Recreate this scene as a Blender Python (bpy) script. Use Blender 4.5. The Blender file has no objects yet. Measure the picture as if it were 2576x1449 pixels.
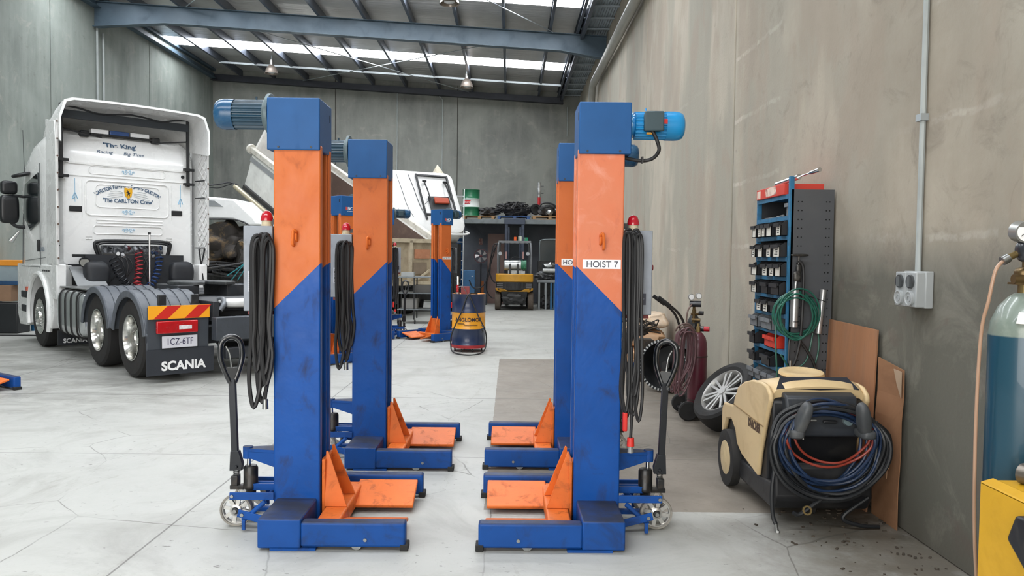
import bpy, bmesh, math, random
from mathutils import Vector, Matrix, Euler, noise
random.seed(7)
R = math.radians; PI = math.pi
sc = bpy.context.scene
col = sc.collection
# ---------------------------------------------------------------- camera
PITCH, YAW, ROLL, FPX = 0.040, -0.0030, 0.0115, 1950.0
cd = bpy.data.cameras.new('camera'); cam = bpy.data.objects.new('camera', cd); col.objects.link(cam)
cd.sensor_width = 36.0; cd.lens = FPX/2576*36.0; cd.clip_start = 0.05; cd.clip_end = 200
camrot = Matrix.Rotation(YAW,4,'Z') @ Matrix.Rotation(PI/2-PITCH,4,'X') @ Matrix.Rotation(ROLL,4,'Z')
cam.matrix_world = Matrix.Translation((0,0,1.62)) @ camrot
sc.camera = cam
# ---------------------------------------------------------------- world and light
w = bpy.data.worlds.new('world'); sc.world = w; w.use_nodes = True
wb = w.node_tree.nodes['Background']; wb.inputs[0].default_value = (0.75,0.87,1.0,1); wb.inputs[1].default_value = 1.0
def area(name, loc, rot, sx, sy, power, color):
    l = bpy.data.lights.new(name,'AREA'); l.shape='RECTANGLE'; l.size=sx; l.size_y=sy; l.energy=power; l.color=color
    o = bpy.data.objects.new(name,l); col.objects.link(o); o.location=loc; o.rotation_euler=rot; return o
# daylight through the open roller door behind the photographer
area('doorway_daylight', (-3.2,-5.2,2.7), (R(90),0,0), 9.0, 4.6, 750, (1.0,0.95,0.88))
SKY_E = 22.0
sc.view_settings.view_transform='Standard'; sc.view_settings.look='None'; sc.view_settings.gamma=1.0
sc.view_settings.exposure = 0.08
try: sc.view_settings.use_curve_mapping=False
except Exception: pass
sc.cycles.use_denoising = True
try: sc.cycles.denoiser='OPENIMAGEDENOISE'
except Exception: pass
sc.cycles.max_bounces = 8; sc.cycles.diffuse_bounces = 4; sc.cycles.glossy_bounces=3; sc.cycles.sample_clamp_indirect = 6.0
sc.cycles.caustics_reflective=False; sc.cycles.caustics_refractive=False
# ---------------------------------------------------------------- helpers
def s2l(c): return c/12.92 if c<=0.04045 else ((c+0.055)/1.055)**2.4
def hx(h):
    h=h.lstrip('#'); return tuple(s2l(int(h[i:i+2],16)/255) for i in (0,2,4))+(1.0,)
class NT:
    def __init__(s,m): s.t=m.node_tree; s.n=s.t.nodes; s.l=s.t.links
    def new(s,typ,**kw):
        n=s.n.new(typ)
        for k,v in kw.items(): setattr(n,k,v)
        return n
    def link(s,a,b): s.l.new(a,b)
    def val(s,sock,v):
        if hasattr(v,'is_output') or isinstance(v,bpy.types.NodeSocket): s.l.new(v,sock)
        else: sock.default_value=v
    def math(s,op,a,b=0.0,c=None,clamp=False):
        n=s.new('ShaderNodeMath',operation=op); n.use_clamp=clamp
        s.val(n.inputs[0],a); s.val(n.inputs[1],b)
        if c is not None: s.val(n.inputs[2],c)
        return n.outputs[0]
    def mix(s,f,a,b,mode='MIX'):
        n=s.new('ShaderNodeMix',data_type='RGBA',blend_type=mode)
        s.val(n.inputs[0],f); s.val(n.inputs[6],a); s.val(n.inputs[7],b); return n.outputs[2]
    def coord(s,scale=(1,1,1),loc=(0,0,0),rot=(0,0,0),kind='Object'):
        tc=s.new('ShaderNodeTexCoord'); mp=s.new('ShaderNodeMapping')
        mp.inputs['Scale'].default_value=scale; mp.inputs['Location'].default_value=loc; mp.inputs['Rotation'].default_value=rot
        s.link(tc.outputs[kind],mp.inputs[0]); return mp.outputs[0]
    def noise(s,vec,scale,detail=5,rough=.6,dist=0):
        n=s.new('ShaderNodeTexNoise'); s.link(vec,n.inputs['Vector']); n.inputs['Scale'].default_value=scale
        n.inputs['Detail'].default_value=detail; n.inputs['Roughness'].default_value=rough; n.inputs['Distortion'].default_value=dist
        return n.outputs['Fac']
    def ramp(s,v,a,b,lo=0.0,hi=1.0):
        n=s.new('ShaderNodeMapRange'); s.link(v,n.inputs[0]); n.inputs[1].default_value=a; n.inputs[2].default_value=b
        n.inputs[3].default_value=lo; n.inputs[4].default_value=hi; n.clamp=True; return n.outputs[0]
    def xyz(s,vec):
        n=s.new('ShaderNodeSeparateXYZ'); s.link(vec,n.inputs[0]); return n.outputs
def newmat(name):
    m=bpy.data.materials.new(name); m.use_nodes=True; return m, NT(m), m.node_tree.nodes['Principled BSDF']
MC={}
def mat(name, c, rough=.5, metal=0.0, dirt=None, da=.5, ds=5, th=(.5,.75), vary=.12, bump=0.0, bs=60, coat=0.0, stretch=(1,1,1), emit=None, es=1.0, trans=0.0, alpha=None):
    if name in MC: return MC[name]
    m,n,b=newmat(name)
    co=n.coord(scale=stretch)
    base=hx(c) if isinstance(c,str) else c
    dark=tuple(x*(1-vary) for x in base[:3])+(1,); lite=tuple(min(1,x*(1+vary)) for x in base[:3])+(1,)
    out=n.mix(n.ramp(n.noise(co,ds*.7,3),.3,.7),dark,lite)
    if dirt:
        f=n.ramp(n.noise(co,ds,8,.65,.6),th[0],th[1],0,da)
        out=n.mix(f,out,hx(dirt))
        rr=n.ramp(n.noise(co,ds,8,.65,.6),th[0],th[1],rough,min(1,rough+.25)); n.link(rr,b.inputs['Roughness'])
    else: b.inputs['Roughness'].default_value=rough
    n.link(out,b.inputs['Base Color'])
    b.inputs['Metallic'].default_value=metal
    if coat: b.inputs['Coat Weight'].default_value=coat; b.inputs['Coat Roughness'].default_value=.12
    if bump:
        bn=n.new('ShaderNodeBump'); bn.inputs['Strength'].default_value=bump; bn.inputs['Distance'].default_value=.01
        n.link(n.noise(co,bs,4),bn.inputs['Height']); n.link(bn.outputs[0],b.inputs['Normal'])
    if emit: b.inputs['Emission Color'].default_value=hx(emit); b.inputs['Emission Strength'].default_value=es
    if trans: b.inputs['Transmission Weight'].default_value=trans
    if alpha is not None: b.inputs['Alpha'].default_value=alpha
    MC[name]=m; return m
def frames(pts,closed=False):
    out=[]; n=len(pts); up=None
    for i,p in enumerate(pts):
        if closed: t=pts[(i+1)%n]-pts[i-1]
        else: t=pts[min(i+1,n-1)]-pts[max(i-1,0)]
        t=t.normalized() if t.length>1e-9 else Vector((0,0,1))
        if up is None:
            a=Vector((0,0,1)) if abs(t.z)<.9 else Vector((1,0,0)); up=t.cross(a).normalized()
        up=(up-t*up.dot(t)); up=up.normalized() if up.length>1e-6 else t.orthogonal().normalized()
        out.append((p,up,t.cross(up)))
    return out
def catmull(pts,k=6,closed=False):
    P=[Vector(p) for p in pts]; n=len(P); o=[]
    rng=range(n) if closed else range(n-1)
    for i in rng:
        p0=P[(i-1)%n] if closed or i>0 else P[0]*2-P[1]
        p1=P[i]; p2=P[(i+1)%n]
        p3=P[(i+2)%n] if closed or i+2<n else P[-1]*2-P[-2]
        for j in range(k):
            t=j/k
            o.append(.5*((2*p1)+(p2-p0)*t+(2*p0-5*p1+4*p2-p3)*t*t+(3*p1-p0-3*p2+p3)*t**3))
    if not closed: o.append(P[-1])
    return o
class MB:
    def __init__(s): s.b=bmesh.new(); s.mi=0
    def _f(s,vs):
        try: f=s.b.faces.new(vs); f.material_index=s.mi; return f
        except ValueError: return None
    def box(s,x0,x1,y0,y1,z0,z1,M=None):
        v=[Vector((x,y,z)) for z in (z0,z1) for y in (y0,y1) for x in (x0,x1)]
        if M: v=[M@p for p in v]
        v=[s.b.verts.new(p) for p in v]
        for q in ((0,2,3,1),(4,5,7,6),(0,1,5,4),(2,6,7,3),(0,4,6,2),(1,3,7,5)): s._f([v[i] for i in q])
        return s
    def bar(s,p0,p1,w,h,up=(0,0,1)):
        p0=Vector(p0);p1=Vector(p1);t=(p1-p0).normalized();u=Vector(up)
        if abs(t.dot(u))>.95: u=Vector((1,0,0))
        a=t.cross(u).normalized(); b=a.cross(t)
        v=[s.b.verts.new(p+a*(i*w/2)+b*(j*h/2)) for p in (p0,p1) for j in (-1,1) for i in (-1,1)]
        for q in ((0,2,3,1),(4,5,7,6),(0,1,5,4),(2,6,7,3),(0,4,6,2),(1,3,7,5)): s._f([v[i] for i in q])
        return s
    def rings(s,rs,closed=False,caps=True):
        V=[[s.b.verts.new(p) for p in r] for r in rs]; n=len(V[0])
        m=len(V); 
        for i in range(m if closed else m-1):
            a=V[i]; b=V[(i+1)%m]
            for j in range(n): s._f([a[j],a[(j+1)%n],b[(j+1)%n],b[j]])
        if caps and not closed: s._f(V[0][::-1]); s._f(V[-1])
        return s
    def cyl(s,p0,p1,r,r2=None,seg=20,caps=True):
        p0=Vector(p0);p1=Vector(p1); r2=r if r2 is None else r2
        t=(p1-p0).normalized(); a=t.orthogonal().normalized(); b=t.cross(a)
        return s.rings([[p+a*(q*math.cos(2*PI*k/seg))+b*(q*math.sin(2*PI*k/seg)) for k in range(seg)] for p,q in ((p0,r),(p1,r2))],caps=caps)
    def tube(s,pts,r,seg=8,k=6,closed=False,smooth=True):
        P=catmull(pts,k,closed) if smooth else [Vector(p) for p in pts]
        fr=frames(P,closed)
        return s.rings([[p+u*(r*math.cos(2*PI*j/seg))+v*(r*math.sin(2*PI*j/seg)) for j in range(seg)] for p,u,v in fr],closed=closed)
    def lathe(s,prof,seg=32,M=None,closed=False,a0=0,a1=2*PI):
        M=M or Matrix.Identity(4); full=abs(a1-a0-2*PI)<1e-6; n=seg if full else seg+1
        L=[]
        for r,z in prof:
            L.append([s.b.verts.new(M@Vector((r*math.cos(a0+(a1-a0)*k/seg),r*math.sin(a0+(a1-a0)*k/seg),z))) for k in range(n)])
        m=len(L)
        for i in range(m if closed else m-1):
            a=L[i];b=L[(i+1)%m]
            for j in range(n if full else n-1):
                q=[a[j],a[(j+1)%n],b[(j+1)%n],b[j]]; s._f(q)
        return s
    def prism(s,poly,vec):
        vec=Vector(vec); P=[Vector(p) for p in poly]
        a=[s.b.verts.new(p) for p in P]; b=[s.b.verts.new(p+vec) for p in P]; n=len(P)
        s._f(a[::-1]); s._f(b)
        for i in range(n): s._f([a[i],a[(i+1)%n],b[(i+1)%n],b[i]])
        return s
    def quad(s,*ps): s._f([s.b.verts.new(Vector(p)) for p in ps]); return s
    def blob(s,c,rad,amp=.15,sc_=3,sub=3,seed=0,M=None):
        t=bmesh.new(); bmesh.ops.create_icosphere(t,subdivisions=sub,radius=1)
        mp={}
        for v in t.verts:
            d=1+amp*noise.noise(v.co*sc_+Vector((seed*3.1,seed,0)))*2
            p=Vector((v.co.x*rad[0]*d,v.co.y*rad[1]*d,v.co.z*rad[2]*d))
            if M: p=M@p
            mp[v]=s.b.verts.new(p+Vector(c))
        for f in t.faces: s._f([mp[v] for v in f.verts])
        t.free(); return s
    def pillow(s,c,size,M=None,e=.35,n=10,amp=.01,seed=0):
        "rounded soft box (superellipsoid)"
        def sg(v,p): return math.copysign(abs(v)**p,v)
        rs=[]
        for i in range(1,n*2):
            ph=-PI/2+PI*i/(n*2); ring=[]
            for j in range(28):
                th=2*PI*j/28
                p=Vector((size[0]*sg(math.cos(ph),e)*sg(math.cos(th),e),size[1]*sg(math.cos(ph),e)*sg(math.sin(th),e),size[2]*sg(math.sin(ph),e)))
                p*=1+amp*noise.noise(p*9+Vector((seed,0,0)))*6
                if M: p=M@p
                ring.append(p+Vector(c))
            rs.append(ring)
        return s.rings(rs)
    def build(s,name,m,parent=None,bevel=0,seg=2,smooth=True,ang=40):
        bmesh.ops.recalc_face_normals(s.b,faces=s.b.faces)
        me=bpy.data.meshes.new(name); s.b.to_mesh(me); s.b.free()
        for x in (m if isinstance(m,(list,tuple)) else [m]): me.materials.append(x)
        if smooth:
            me.shade_smooth(); me.set_sharp_from_angle(angle=R(ang))
        o=bpy.data.objects.new(name,me); col.objects.link(o)
        if parent: o.parent=parent
        if bevel:
            md=o.modifiers.new('bevel','BEVEL'); md.width=bevel; md.segments=seg; md.limit_method='ANGLE'; md.angle_limit=R(40); md.harden_normals=False
        return o
def tag(o,label,cat,group=None,kind=None):
    if label: o['label']=label
    if cat: o['category']=cat
    if group: o['group']=group
    if kind: o['kind']=kind
    return o
def thing(name,label,cat,loc=(0,0,0),rz=0,group=None,kind=None,M=None):
    o=bpy.data.objects.new(name,None); col.objects.link(o); o.empty_display_size=.1
    if M is not None: o.matrix_world=M
    else: o.location=loc; o.rotation_euler=(0,0,rz)
    return tag(o,label,cat,group,kind)
def place(o,loc=None,rz=0,M=None):
    if M is not None: o.matrix_world=M
    else: o.location=loc; o.rotation_euler=(0,0,rz)
    return o
def dup(o,parent=None):
    c=o.copy(); col.objects.link(c); c.parent=parent
    for ch in list(o.children): dup(ch,c)
    return c
def struct(o): o['kind']='structure'; return o
def text(name,body,size,m,M,parent=None,extrude=0.0006,align='CENTER',sx=1.0,bold=0.0,shear=0.0):
    cu=bpy.data.curves.new('t','FONT'); cu.body=body; cu.size=size; cu.align_x=align; cu.align_y='CENTER'; cu.extrude=extrude; cu.offset=bold; cu.shear=shear
    to=bpy.data.objects.new('t',cu); col.objects.link(to); bpy.context.view_layer.update()
    me=bpy.data.meshes.new_from_object(to.evaluated_get(bpy.context.evaluated_depsgraph_get())); bpy.data.objects.remove(to); bpy.data.curves.remove(cu)
    me.transform(M @ Matrix.Diagonal((sx,1,1,1))); me.materials.clear(); me.materials.append(m)
    o=bpy.data.objects.new(name,me); col.objects.link(o)
    if parent: o.parent=parent
    return o
def basis(o,x,y,z=None):
    "matrix with origin o, local x and y axes given"
    x=Vector(x).normalized(); y=Vector(y).normalized(); z=x.cross(y) if z is None else Vector(z)
    M=Matrix.Identity(4)
    for i in range(3): M[i][0]=x[i];M[i][1]=y[i];M[i][2]=z[i];M[i][3]=o[i]
    return M
# ---------------------------------------------------------------- materials
BLK=lambda: mat('black_paint','#1b1d20',.4,dirt='#3a3835',da=.5,ds=14)
RUB=lambda: mat('rubber','#1c1c1c',.75,dirt='#3b3733',da=.6,ds=9,bump=.2,bs=80)
CABL=lambda: mat('cable_rubber','#1d1d1f',.55,vary=.2)
CHR=lambda: mat('chrome','#d9dadb',.12,1.0,vary=.03)
STL=lambda: mat('steel','#9a9c9b',.35,1.0,dirt='#4a4640',da=.5,ds=20)
GAL=lambda: mat('galvanised','#a9b0b3',.45,.6,vary=.1)
WHT=lambda: mat('white_plate','#eceded',.5,vary=.03)
INK=lambda: mat('black_ink','#17181c',.6,vary=.02)
GRYB=lambda: mat('grey_enamel','#858b94',.45,dirt='#4b4d50',da=.5,ds=11,th=(.6,.78))
REDP=lambda: mat('red_plastic','#b3232a',.35,vary=.1)
REDPT=lambda: mat('red_paint','#a32a2e',.4,dirt='#3b1f1d',da=.5,ds=14)
WOOD=lambda: mat('pallet_wood','#9c7c58',.8,dirt='#4f4032',da=.7,ds=7,stretch=(1,6,6))
# ================================================================ the building
XL,XR,YB,YF=-10.5,2.39,27.5,-5.6
def roofz(x): return 7.42+(1.72-x)*.056
def concrete(name,c1,c2,c3,seed,bands=False,dark_low=False):
    m,n,b=newmat(name)
    co=n.coord(loc=(seed*3.7,seed*1.3,seed*2.1)); st=n.coord(scale=(1,1,.14),loc=(seed,seed,seed))
    a=n.ramp(n.noise(co,.55,6,.6,.5),.35,.65); out=n.mix(a,hx(c1),hx(c2))
    out=n.mix(n.ramp(n.noise(st,2.6,7,.65),.42,.72,0,.75),out,hx(c3))
    out=n.mix(n.ramp(n.noise(co,2.3,9,.7,1.0),.56,.75,0,.4),out,hx('#a9a49a'))
    out=n.mix(n.ramp(n.noise(co,5.5,9,.7),.60,.72,0,.35),out,hx('#57554f'))
    raw=n.coord(); X=n.xyz(raw)
    if bands:
        dist=n.math('MULTIPLY',n.math('SUBTRACT',n.noise(raw,4.0,4),.5),.09)
        z=n.math('ADD',X[2],dist)
        fr=n.math('FRACT',n.math('DIVIDE',n.math('SUBTRACT',z,1.755-.33),.66))
        d=n.math('ABSOLUTE',n.math('SUBTRACT',fr,.5))
        line=n.ramp(d,.018,.042,1,0)
        g1=n.math('MULTIPLY',n.math('GREATER_THAN',X[1],3.8),n.math('LESS_THAN',X[1],4.47)); g2=n.math('MULTIPLY',n.math('GREATER_THAN',X[1],6.95),n.math('LESS_THAN',X[1],8.36))
        fm=n.math('MAXIMUM',n.math('ADD',g1,g2),n.ramp(n.noise(raw,.7,3,.5),.56,.62,0,.4))
        fm2=n.ramp(n.noise(raw,16,4,.6),.34,.50)
        zok=n.math('MULTIPLY',n.math('GREATER_THAN',X[2],1.5),n.math('LESS_THAN',X[2],4.1))
        f=n.math('MULTIPLY',n.math('MULTIPLY',line,n.math('MULTIPLY',fm,fm2)),n.math('MULTIPLY',zok,.85))
        out=n.mix(f,out,hx('#cfc9bd'))
        # the low line right across the nearest panel
        l2=n.ramp(n.math('ABSOLUTE',n.math('SUBTRACT',n.math('ADD',X[2],n.math('MULTIPLY',n.math('SUBTRACT',n.noise(raw,9,5),.5),.16)),1.765)),.01,.045,1,0)
        ok=n.math('MULTIPLY',n.math('LESS_THAN',X[1],8.3),n.ramp(n.noise(raw,2.2,5,.6),.42,.6))
        out=n.mix(n.math('MULTIPLY',n.math('MULTIPLY',l2,ok),n.math('MULTIPLY',n.ramp(n.noise(raw,22,3),.35,.6),.7)),out,hx('#c9c2b6'))
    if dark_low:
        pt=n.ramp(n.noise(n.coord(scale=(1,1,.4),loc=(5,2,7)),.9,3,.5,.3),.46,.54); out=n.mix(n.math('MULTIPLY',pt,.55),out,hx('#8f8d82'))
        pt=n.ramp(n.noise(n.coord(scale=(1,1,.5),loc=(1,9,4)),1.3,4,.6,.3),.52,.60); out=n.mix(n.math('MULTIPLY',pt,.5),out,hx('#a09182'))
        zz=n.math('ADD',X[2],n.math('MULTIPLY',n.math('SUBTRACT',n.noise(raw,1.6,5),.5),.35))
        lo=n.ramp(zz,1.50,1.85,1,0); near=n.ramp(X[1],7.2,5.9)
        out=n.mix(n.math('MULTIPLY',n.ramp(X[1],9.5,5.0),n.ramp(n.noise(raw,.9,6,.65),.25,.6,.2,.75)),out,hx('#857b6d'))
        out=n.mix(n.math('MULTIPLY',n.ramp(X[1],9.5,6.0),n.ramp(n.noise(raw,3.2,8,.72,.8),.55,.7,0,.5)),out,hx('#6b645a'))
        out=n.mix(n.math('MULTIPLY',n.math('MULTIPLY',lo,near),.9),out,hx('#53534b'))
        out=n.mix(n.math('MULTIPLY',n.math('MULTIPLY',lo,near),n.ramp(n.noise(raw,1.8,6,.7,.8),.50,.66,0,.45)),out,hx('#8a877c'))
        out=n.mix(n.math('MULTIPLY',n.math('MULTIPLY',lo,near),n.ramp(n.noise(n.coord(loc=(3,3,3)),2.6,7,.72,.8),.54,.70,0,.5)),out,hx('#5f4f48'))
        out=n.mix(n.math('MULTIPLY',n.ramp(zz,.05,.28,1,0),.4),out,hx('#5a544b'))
    n.link(out,b.inputs['Base Color'])
    b.inputs['Roughness'].default_value=.82
    bn=n.new('ShaderNodeBump'); bn.inputs['Strength'].default_value=.25; bn.inputs['Distance'].default_value=.01
    n.link(n.noise(co,35,6),bn.inputs['Height']); n.link(bn.outputs[0],b.inputs['Normal'])
    return m
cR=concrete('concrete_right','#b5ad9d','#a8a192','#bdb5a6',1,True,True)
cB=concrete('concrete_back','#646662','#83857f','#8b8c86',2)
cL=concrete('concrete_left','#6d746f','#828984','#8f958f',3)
# floor
def floor_mat():
    m,n,b=newmat('painted_floor'); raw=n.coord(); X=n.xyz(raw)
    paint=n.mix(n.ramp(n.noise(raw,.45,6,.6),.3,.7),hx('#b0b1ac'),hx('#a3a4a0'))
    paint=n.mix(n.ramp(n.noise(raw,.9,8,.7,1.5),.48,.70,0,.6),paint,hx('#85847e'))
    paint=n.mix(n.ramp(n.noise(n.coord(scale=(1,.35,1)),3.0,8,.75,2.0),.58,.72,0,.55),paint,hx('#7b766c'))
    dx=n.math('ADD',X[0],n.math('MULTIPLY',n.math('SUBTRACT',n.noise(raw,6,3),.5),.02))
    dy=n.math('ADD',X[1],n.math('MULTIPLY',n.math('SUBTRACT',n.noise(raw,7,3),.5),.02))
    bare=n.mix(n.ramp(n.noise(raw,1.3,8,.7,.8),.3,.7),hx('#8b8379'),hx('#766f66'))
    bare=n.mix(n.ramp(n.noise(raw,4,8,.7,.8),.55,.75,0,.5),bare,hx('#5e584f'))
    bare=n.mix(n.ramp(n.noise(raw,3.1,7,.7,.8),.64,.74,0,.5),bare,hx('#aaa59c'))
    inp=n.math('MULTIPLY',n.math('GREATER_THAN',dx,-.15),n.math('MULTIPLY',n.math('GREATER_THAN',dy,4.9),n.math('LESS_THAN',dy,12.3)))
    out=n.mix(inp,paint,bare)
    # oily traffic stains around the prime mover
    zn=n.math('MULTIPLY',n.ramp(X[0],-2.6,-4.2),n.math('MULTIPLY',n.ramp(X[1],6.8,8.6),n.ramp(X[1],15.5,13.0)))
    out=n.mix(n.math('MULTIPLY',zn,n.ramp(n.noise(n.coord(scale=(1,1.8,1)),1.5,8,.7,1.0),.38,.68,0,.75)),out,hx('#6f6e68'))
    # grime collecting beside the right wall
    g=n.math('MULTIPLY',n.ramp(n.math('ADD',X[0],n.math('MULTIPLY',n.noise(raw,2.0,6,.7),1.2)),1.95,2.6),n.ramp(n.noise(raw,3,7,.7),.25,.5))
    out=n.mix(n.math('MULTIPLY',g,.9),out,hx('#5d564c'))
    zn=n.math('MULTIPLY',n.ramp(X[0],.9,2.0),n.ramp(X[1],5.2,4.4)); out=n.mix(n.math('MULTIPLY',zn,n.ramp(n.noise(raw,2.2,8,.72,1.0),.36,.62,.1,.85)),out,hx('#6d665b'))
    # saw cut joints and cracks
    def joint(v,at,wd):
        return n.ramp(n.math('ABSOLUTE',n.math('SUBTRACT',v,at)),wd*.5,wd,1,0)
    j=n.math('MAXIMUM',joint(X[0],-2.0,.008),n.math('MAXIMUM',joint(X[1],8.8,.014),joint(X[1],6.2,.006)))
    j=n.math('MAXIMUM',j,n.math('MAXIMUM',joint(X[0],-6.4,.01),joint(X[1],13.6,.016)))
    out=n.mix(n.math('MULTIPLY',j,.75),out,hx('#4c4a46'))
    vr=n.new('ShaderNodeTexVoronoi',feature='DISTANCE_TO_EDGE'); vr.inputs['Scale'].default_value=.55
    dn=n.new('ShaderNodeTexNoise'); dn.inputs['Scale'].default_value=3; dn.inputs['Detail'].default_value=6; n.link(raw,dn.inputs['Vector'])
    mx=n.mix(.06,raw,dn.outputs['Color'],'ADD'); n.link(mx,vr.inputs['Vector'])
    ck=n.ramp(vr.outputs['Distance'],.0008,.003,1,0)
    ck=n.math('MULTIPLY',ck,n.ramp(n.noise(raw,.8,2),.45,.55))
    out=n.mix(n.math('MULTIPLY',ck,.7),out,hx('#55524c'))
    # chips and flecks
    fl=n.ramp(n.noise(n.coord(scale=(1,1.6,1)),19,6,.6,.5),.645,.68)
    fl=n.math('MULTIPLY',fl,n.ramp(n.noise(raw,1.7,3),.42,.6))
    out=n.mix(n.math('MULTIPLY',fl,.75),out,hx('#4b4843'))
    n.link(out,b.inputs['Base Color'])
    n.link(n.ramp(n.noise(raw,2.5,6,.7),.3,.7,.38,.62),b.inputs['Roughness'])
    bn=n.new('ShaderNodeBump'); bn.inputs['Strength'].default_value=.12; bn.inputs['Distance'].default_value=.01
    n.link(n.noise(raw,28,6),bn.inputs['Height']); n.link(bn.outputs[0],b.inputs['Normal'])
    return m
struct(MB().box(XL-.3,XR+.3,-9,YB+.3,-.2,0).build('floor',floor_mat(),smooth=False))
# walls from tilt-up panels with open joints
def wall_panels(name,mt,axis,pos,cuts,z1,thick,gap=.022):
    m=MB()
    for a,b2 in zip(cuts[:-1],cuts[1:]):
        zz=z1(a),z1(b2)
        if axis=='x':  # plane X=pos, runs along Y
            x0,x1=(pos,pos+thick)
            m.box(min(x0,x1),max(x0,x1),a+gap/2,b2-gap/2,0,zz[0])
        else:
            m.box(a+gap/2,b2-gap/2,pos,pos+thick,0,max(zz))
    # mastic backing in the joints
    m.mi=1
    if axis=='x': m.box(min(pos+thick*.12,pos+thick),max(pos+thick*.12,pos+thick),cuts[0]+.05,cuts[-1]-.05,.01,z1(cuts[0])-.05)
    else: m.box(cuts[0]+.05,cuts[-1]-.05,pos+thick*.12,pos+thick,.01,min(z1(cuts[0]),z1(cuts[-1]))-.1)
    return struct(m.build(name,[mt,mat('joint_dark','#3f3d39',.9)],bevel=.008,seg=1,smooth=False))
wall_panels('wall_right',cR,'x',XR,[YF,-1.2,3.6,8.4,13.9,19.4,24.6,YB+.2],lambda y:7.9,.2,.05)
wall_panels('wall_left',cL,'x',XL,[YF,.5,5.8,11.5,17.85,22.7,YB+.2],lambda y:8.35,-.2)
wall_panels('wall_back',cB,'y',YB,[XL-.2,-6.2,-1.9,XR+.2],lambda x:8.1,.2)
# wall behind the photographer with the wide open doorway
m=MB(); m.box(XL,-8.0,YF-.2,YF,0,8.0); m.box(1.4,XR,YF-.2,YF,0,8.0); m.box(-8.0,1.4,YF-.2,YF,5.1,8.0)
struct(m.build('wall_front',cL,smooth=False))
# roof: insulation foil, skylight strips
def foil_mat():
    m,n,b=newmat('roof_foil'); st=n.coord(scale=(.35,3.2,1)); co=n.coord()
    out=n.mix(n.ramp(n.noise(co,1.2,5),.3,.7),hx('#d6d5d3'),hx('#bdbcbb')); n.link(out,b.inputs['Base Color'])
    b.inputs['Metallic'].default_value=.5; b.inputs['Roughness'].default_value=.33
    bn=n.new('ShaderNodeBump'); bn.inputs['Strength'].default_value=.55; bn.inputs['Distance'].default_value=.05
    n.link(n.noise(st,2.6,5,.55),bn.inputs['Height']); n.link(bn.outputs[0],b.inputs['Normal']); return m
FOIL=foil_mat()
sky_y=[(23.45,24.4),(17.35,18.3),(11.2,12.15),(5.0,5.95),(-1.2,-.25)]
edges=[YF]
for a,b2 in sorted(sky_y): edges+= [a,b2]
edges.append(YB)
XG=1.72
m=MB()
for i in range(0,len(edges),2):
    a,b2=edges[i],edges[i+1]
    m.prism([(XL,a,roofz(XL)),(XG,a,roofz(XG)),(XG,a,roofz(XG)+.12),(XL,a,roofz(XL)+.12)],(0,b2-a,0))
struct(m.build('ceiling',FOIL,smooth=False))
SKYM=mat('skylight_sheet','#e8f0f5',.5,emit='#f4f7fb',es=SKY_E,vary=.02)
for i,(a,b2) in enumerate(sky_y):
    m=MB(); m.prism([(XL,a,roofz(XL)+.03),(XG,a,roofz(XG)+.03),(XG,a,roofz(XG)+.035),(XL,a,roofz(XL)+.035)],(0,b2-a,0))
    struct(m.build('window_%d'%(i+1),SKYM,smooth=False))
PUR=mat('purlin_steel','#555b66',.4,.5,vary=.15)
BEAM=mat('rafter_paint','#4a5b68',.45,.1,dirt='#39444d',da=.5,ds=3)
px=-.22
purl_x=[-.22+1.157*k for k in range(-8,2)]+[1.62]
for x in purl_x:
    z=roofz(x)-.002; m=MB()
    m.box(x-.035,x+.035,YF,YB,z-.012,z); m.box(x+.028,x+.035,YF,YB,z-.2,z-.012) ; m.box(x-.035,x+.035,YF,YB,z-.21,z-.2)
    m.box(x-.035,x-.028,YF,YB,z-.2,z-.18)
    o=m.build('roof_purlin',PUR,smooth=False); struct(o); o.name='trim_purlin'
def rafter(Y):
    m=MB(); fw=.10
    zt=lambda x: roofz(x)-.215; 
    x0,x1=XL+.02,2.3
    def seg(xa,xb,da,db):
        for (ya,yb,t0,t1) in ((Y-.006,Y+.006,0,1),):
            m.prism([(xa,ya,zt(xa)),(xb,ya,zt(xb)),(xb,ya,zt(xb)-db),(xa,ya,zt(xa)-da)],(0,yb-ya,0))
        m.prism([(xa,Y-fw,zt(xa)),(xb,Y-fw,zt(xb)),(xb,Y-fw,zt(xb)-.015),(xa,Y-fw,zt(xa)-.015)],(0,2*fw,0))
        m.prism([(xa,Y-fw,zt(xa)-da),(xb,Y-fw,zt(xb)-db),(xb,Y-fw,zt(xb)-db-.018),(xa,Y-fw,zt(xa)-da-.018)],(0,2*fw,0))
    seg(x0,x0+1.8,.62,.42); seg(x0+1.8,1.2,.42,.42); seg(1.2,2.36,.42,.55)
    o=struct(m.build('trim_rafter',BEAM,smooth=False))
    m=MB()
    m.box(2.18,2.386,Y-.1,Y+.1,5.9,6.95); 
    m.box(-4.9,-4.85,Y-.09,Y+.09,zt(-4.9)-.43,zt(-4.9)+.0)
    return o
for Y in (19.7,9.5): rafter(Y)
m=MB(); x0,x1=XL,2.36
m.prism([(XL,YB-.09,roofz(XL)-.2),(1.8,YB-.09,roofz(1.8)-.2),(1.8,YB-.09,roofz(1.8)-.42),(XL,YB-.09,roofz(XL)-.42)],(0,.09,0))
m.prism([(XL,YB-.22,roofz(XL)-.42),(1.8,YB-.22,roofz(1.8)-.42),(1.8,YB-.22,roofz(1.8)-.43),(XL,YB-.22,roofz(XL)-.43)],(0,.22,0))
struct(m.build('trim_back',mat('dark_steel','#33363d',.5,.3),smooth=False))
m=MB(); m.box(XL,XL+.09,YF,YB,roofz(XL)-.36,roofz(XL)-.2); m.box(XL,XL+.2,YF,YB,roofz(XL)-.375,roofz(XL)-.36)
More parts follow.
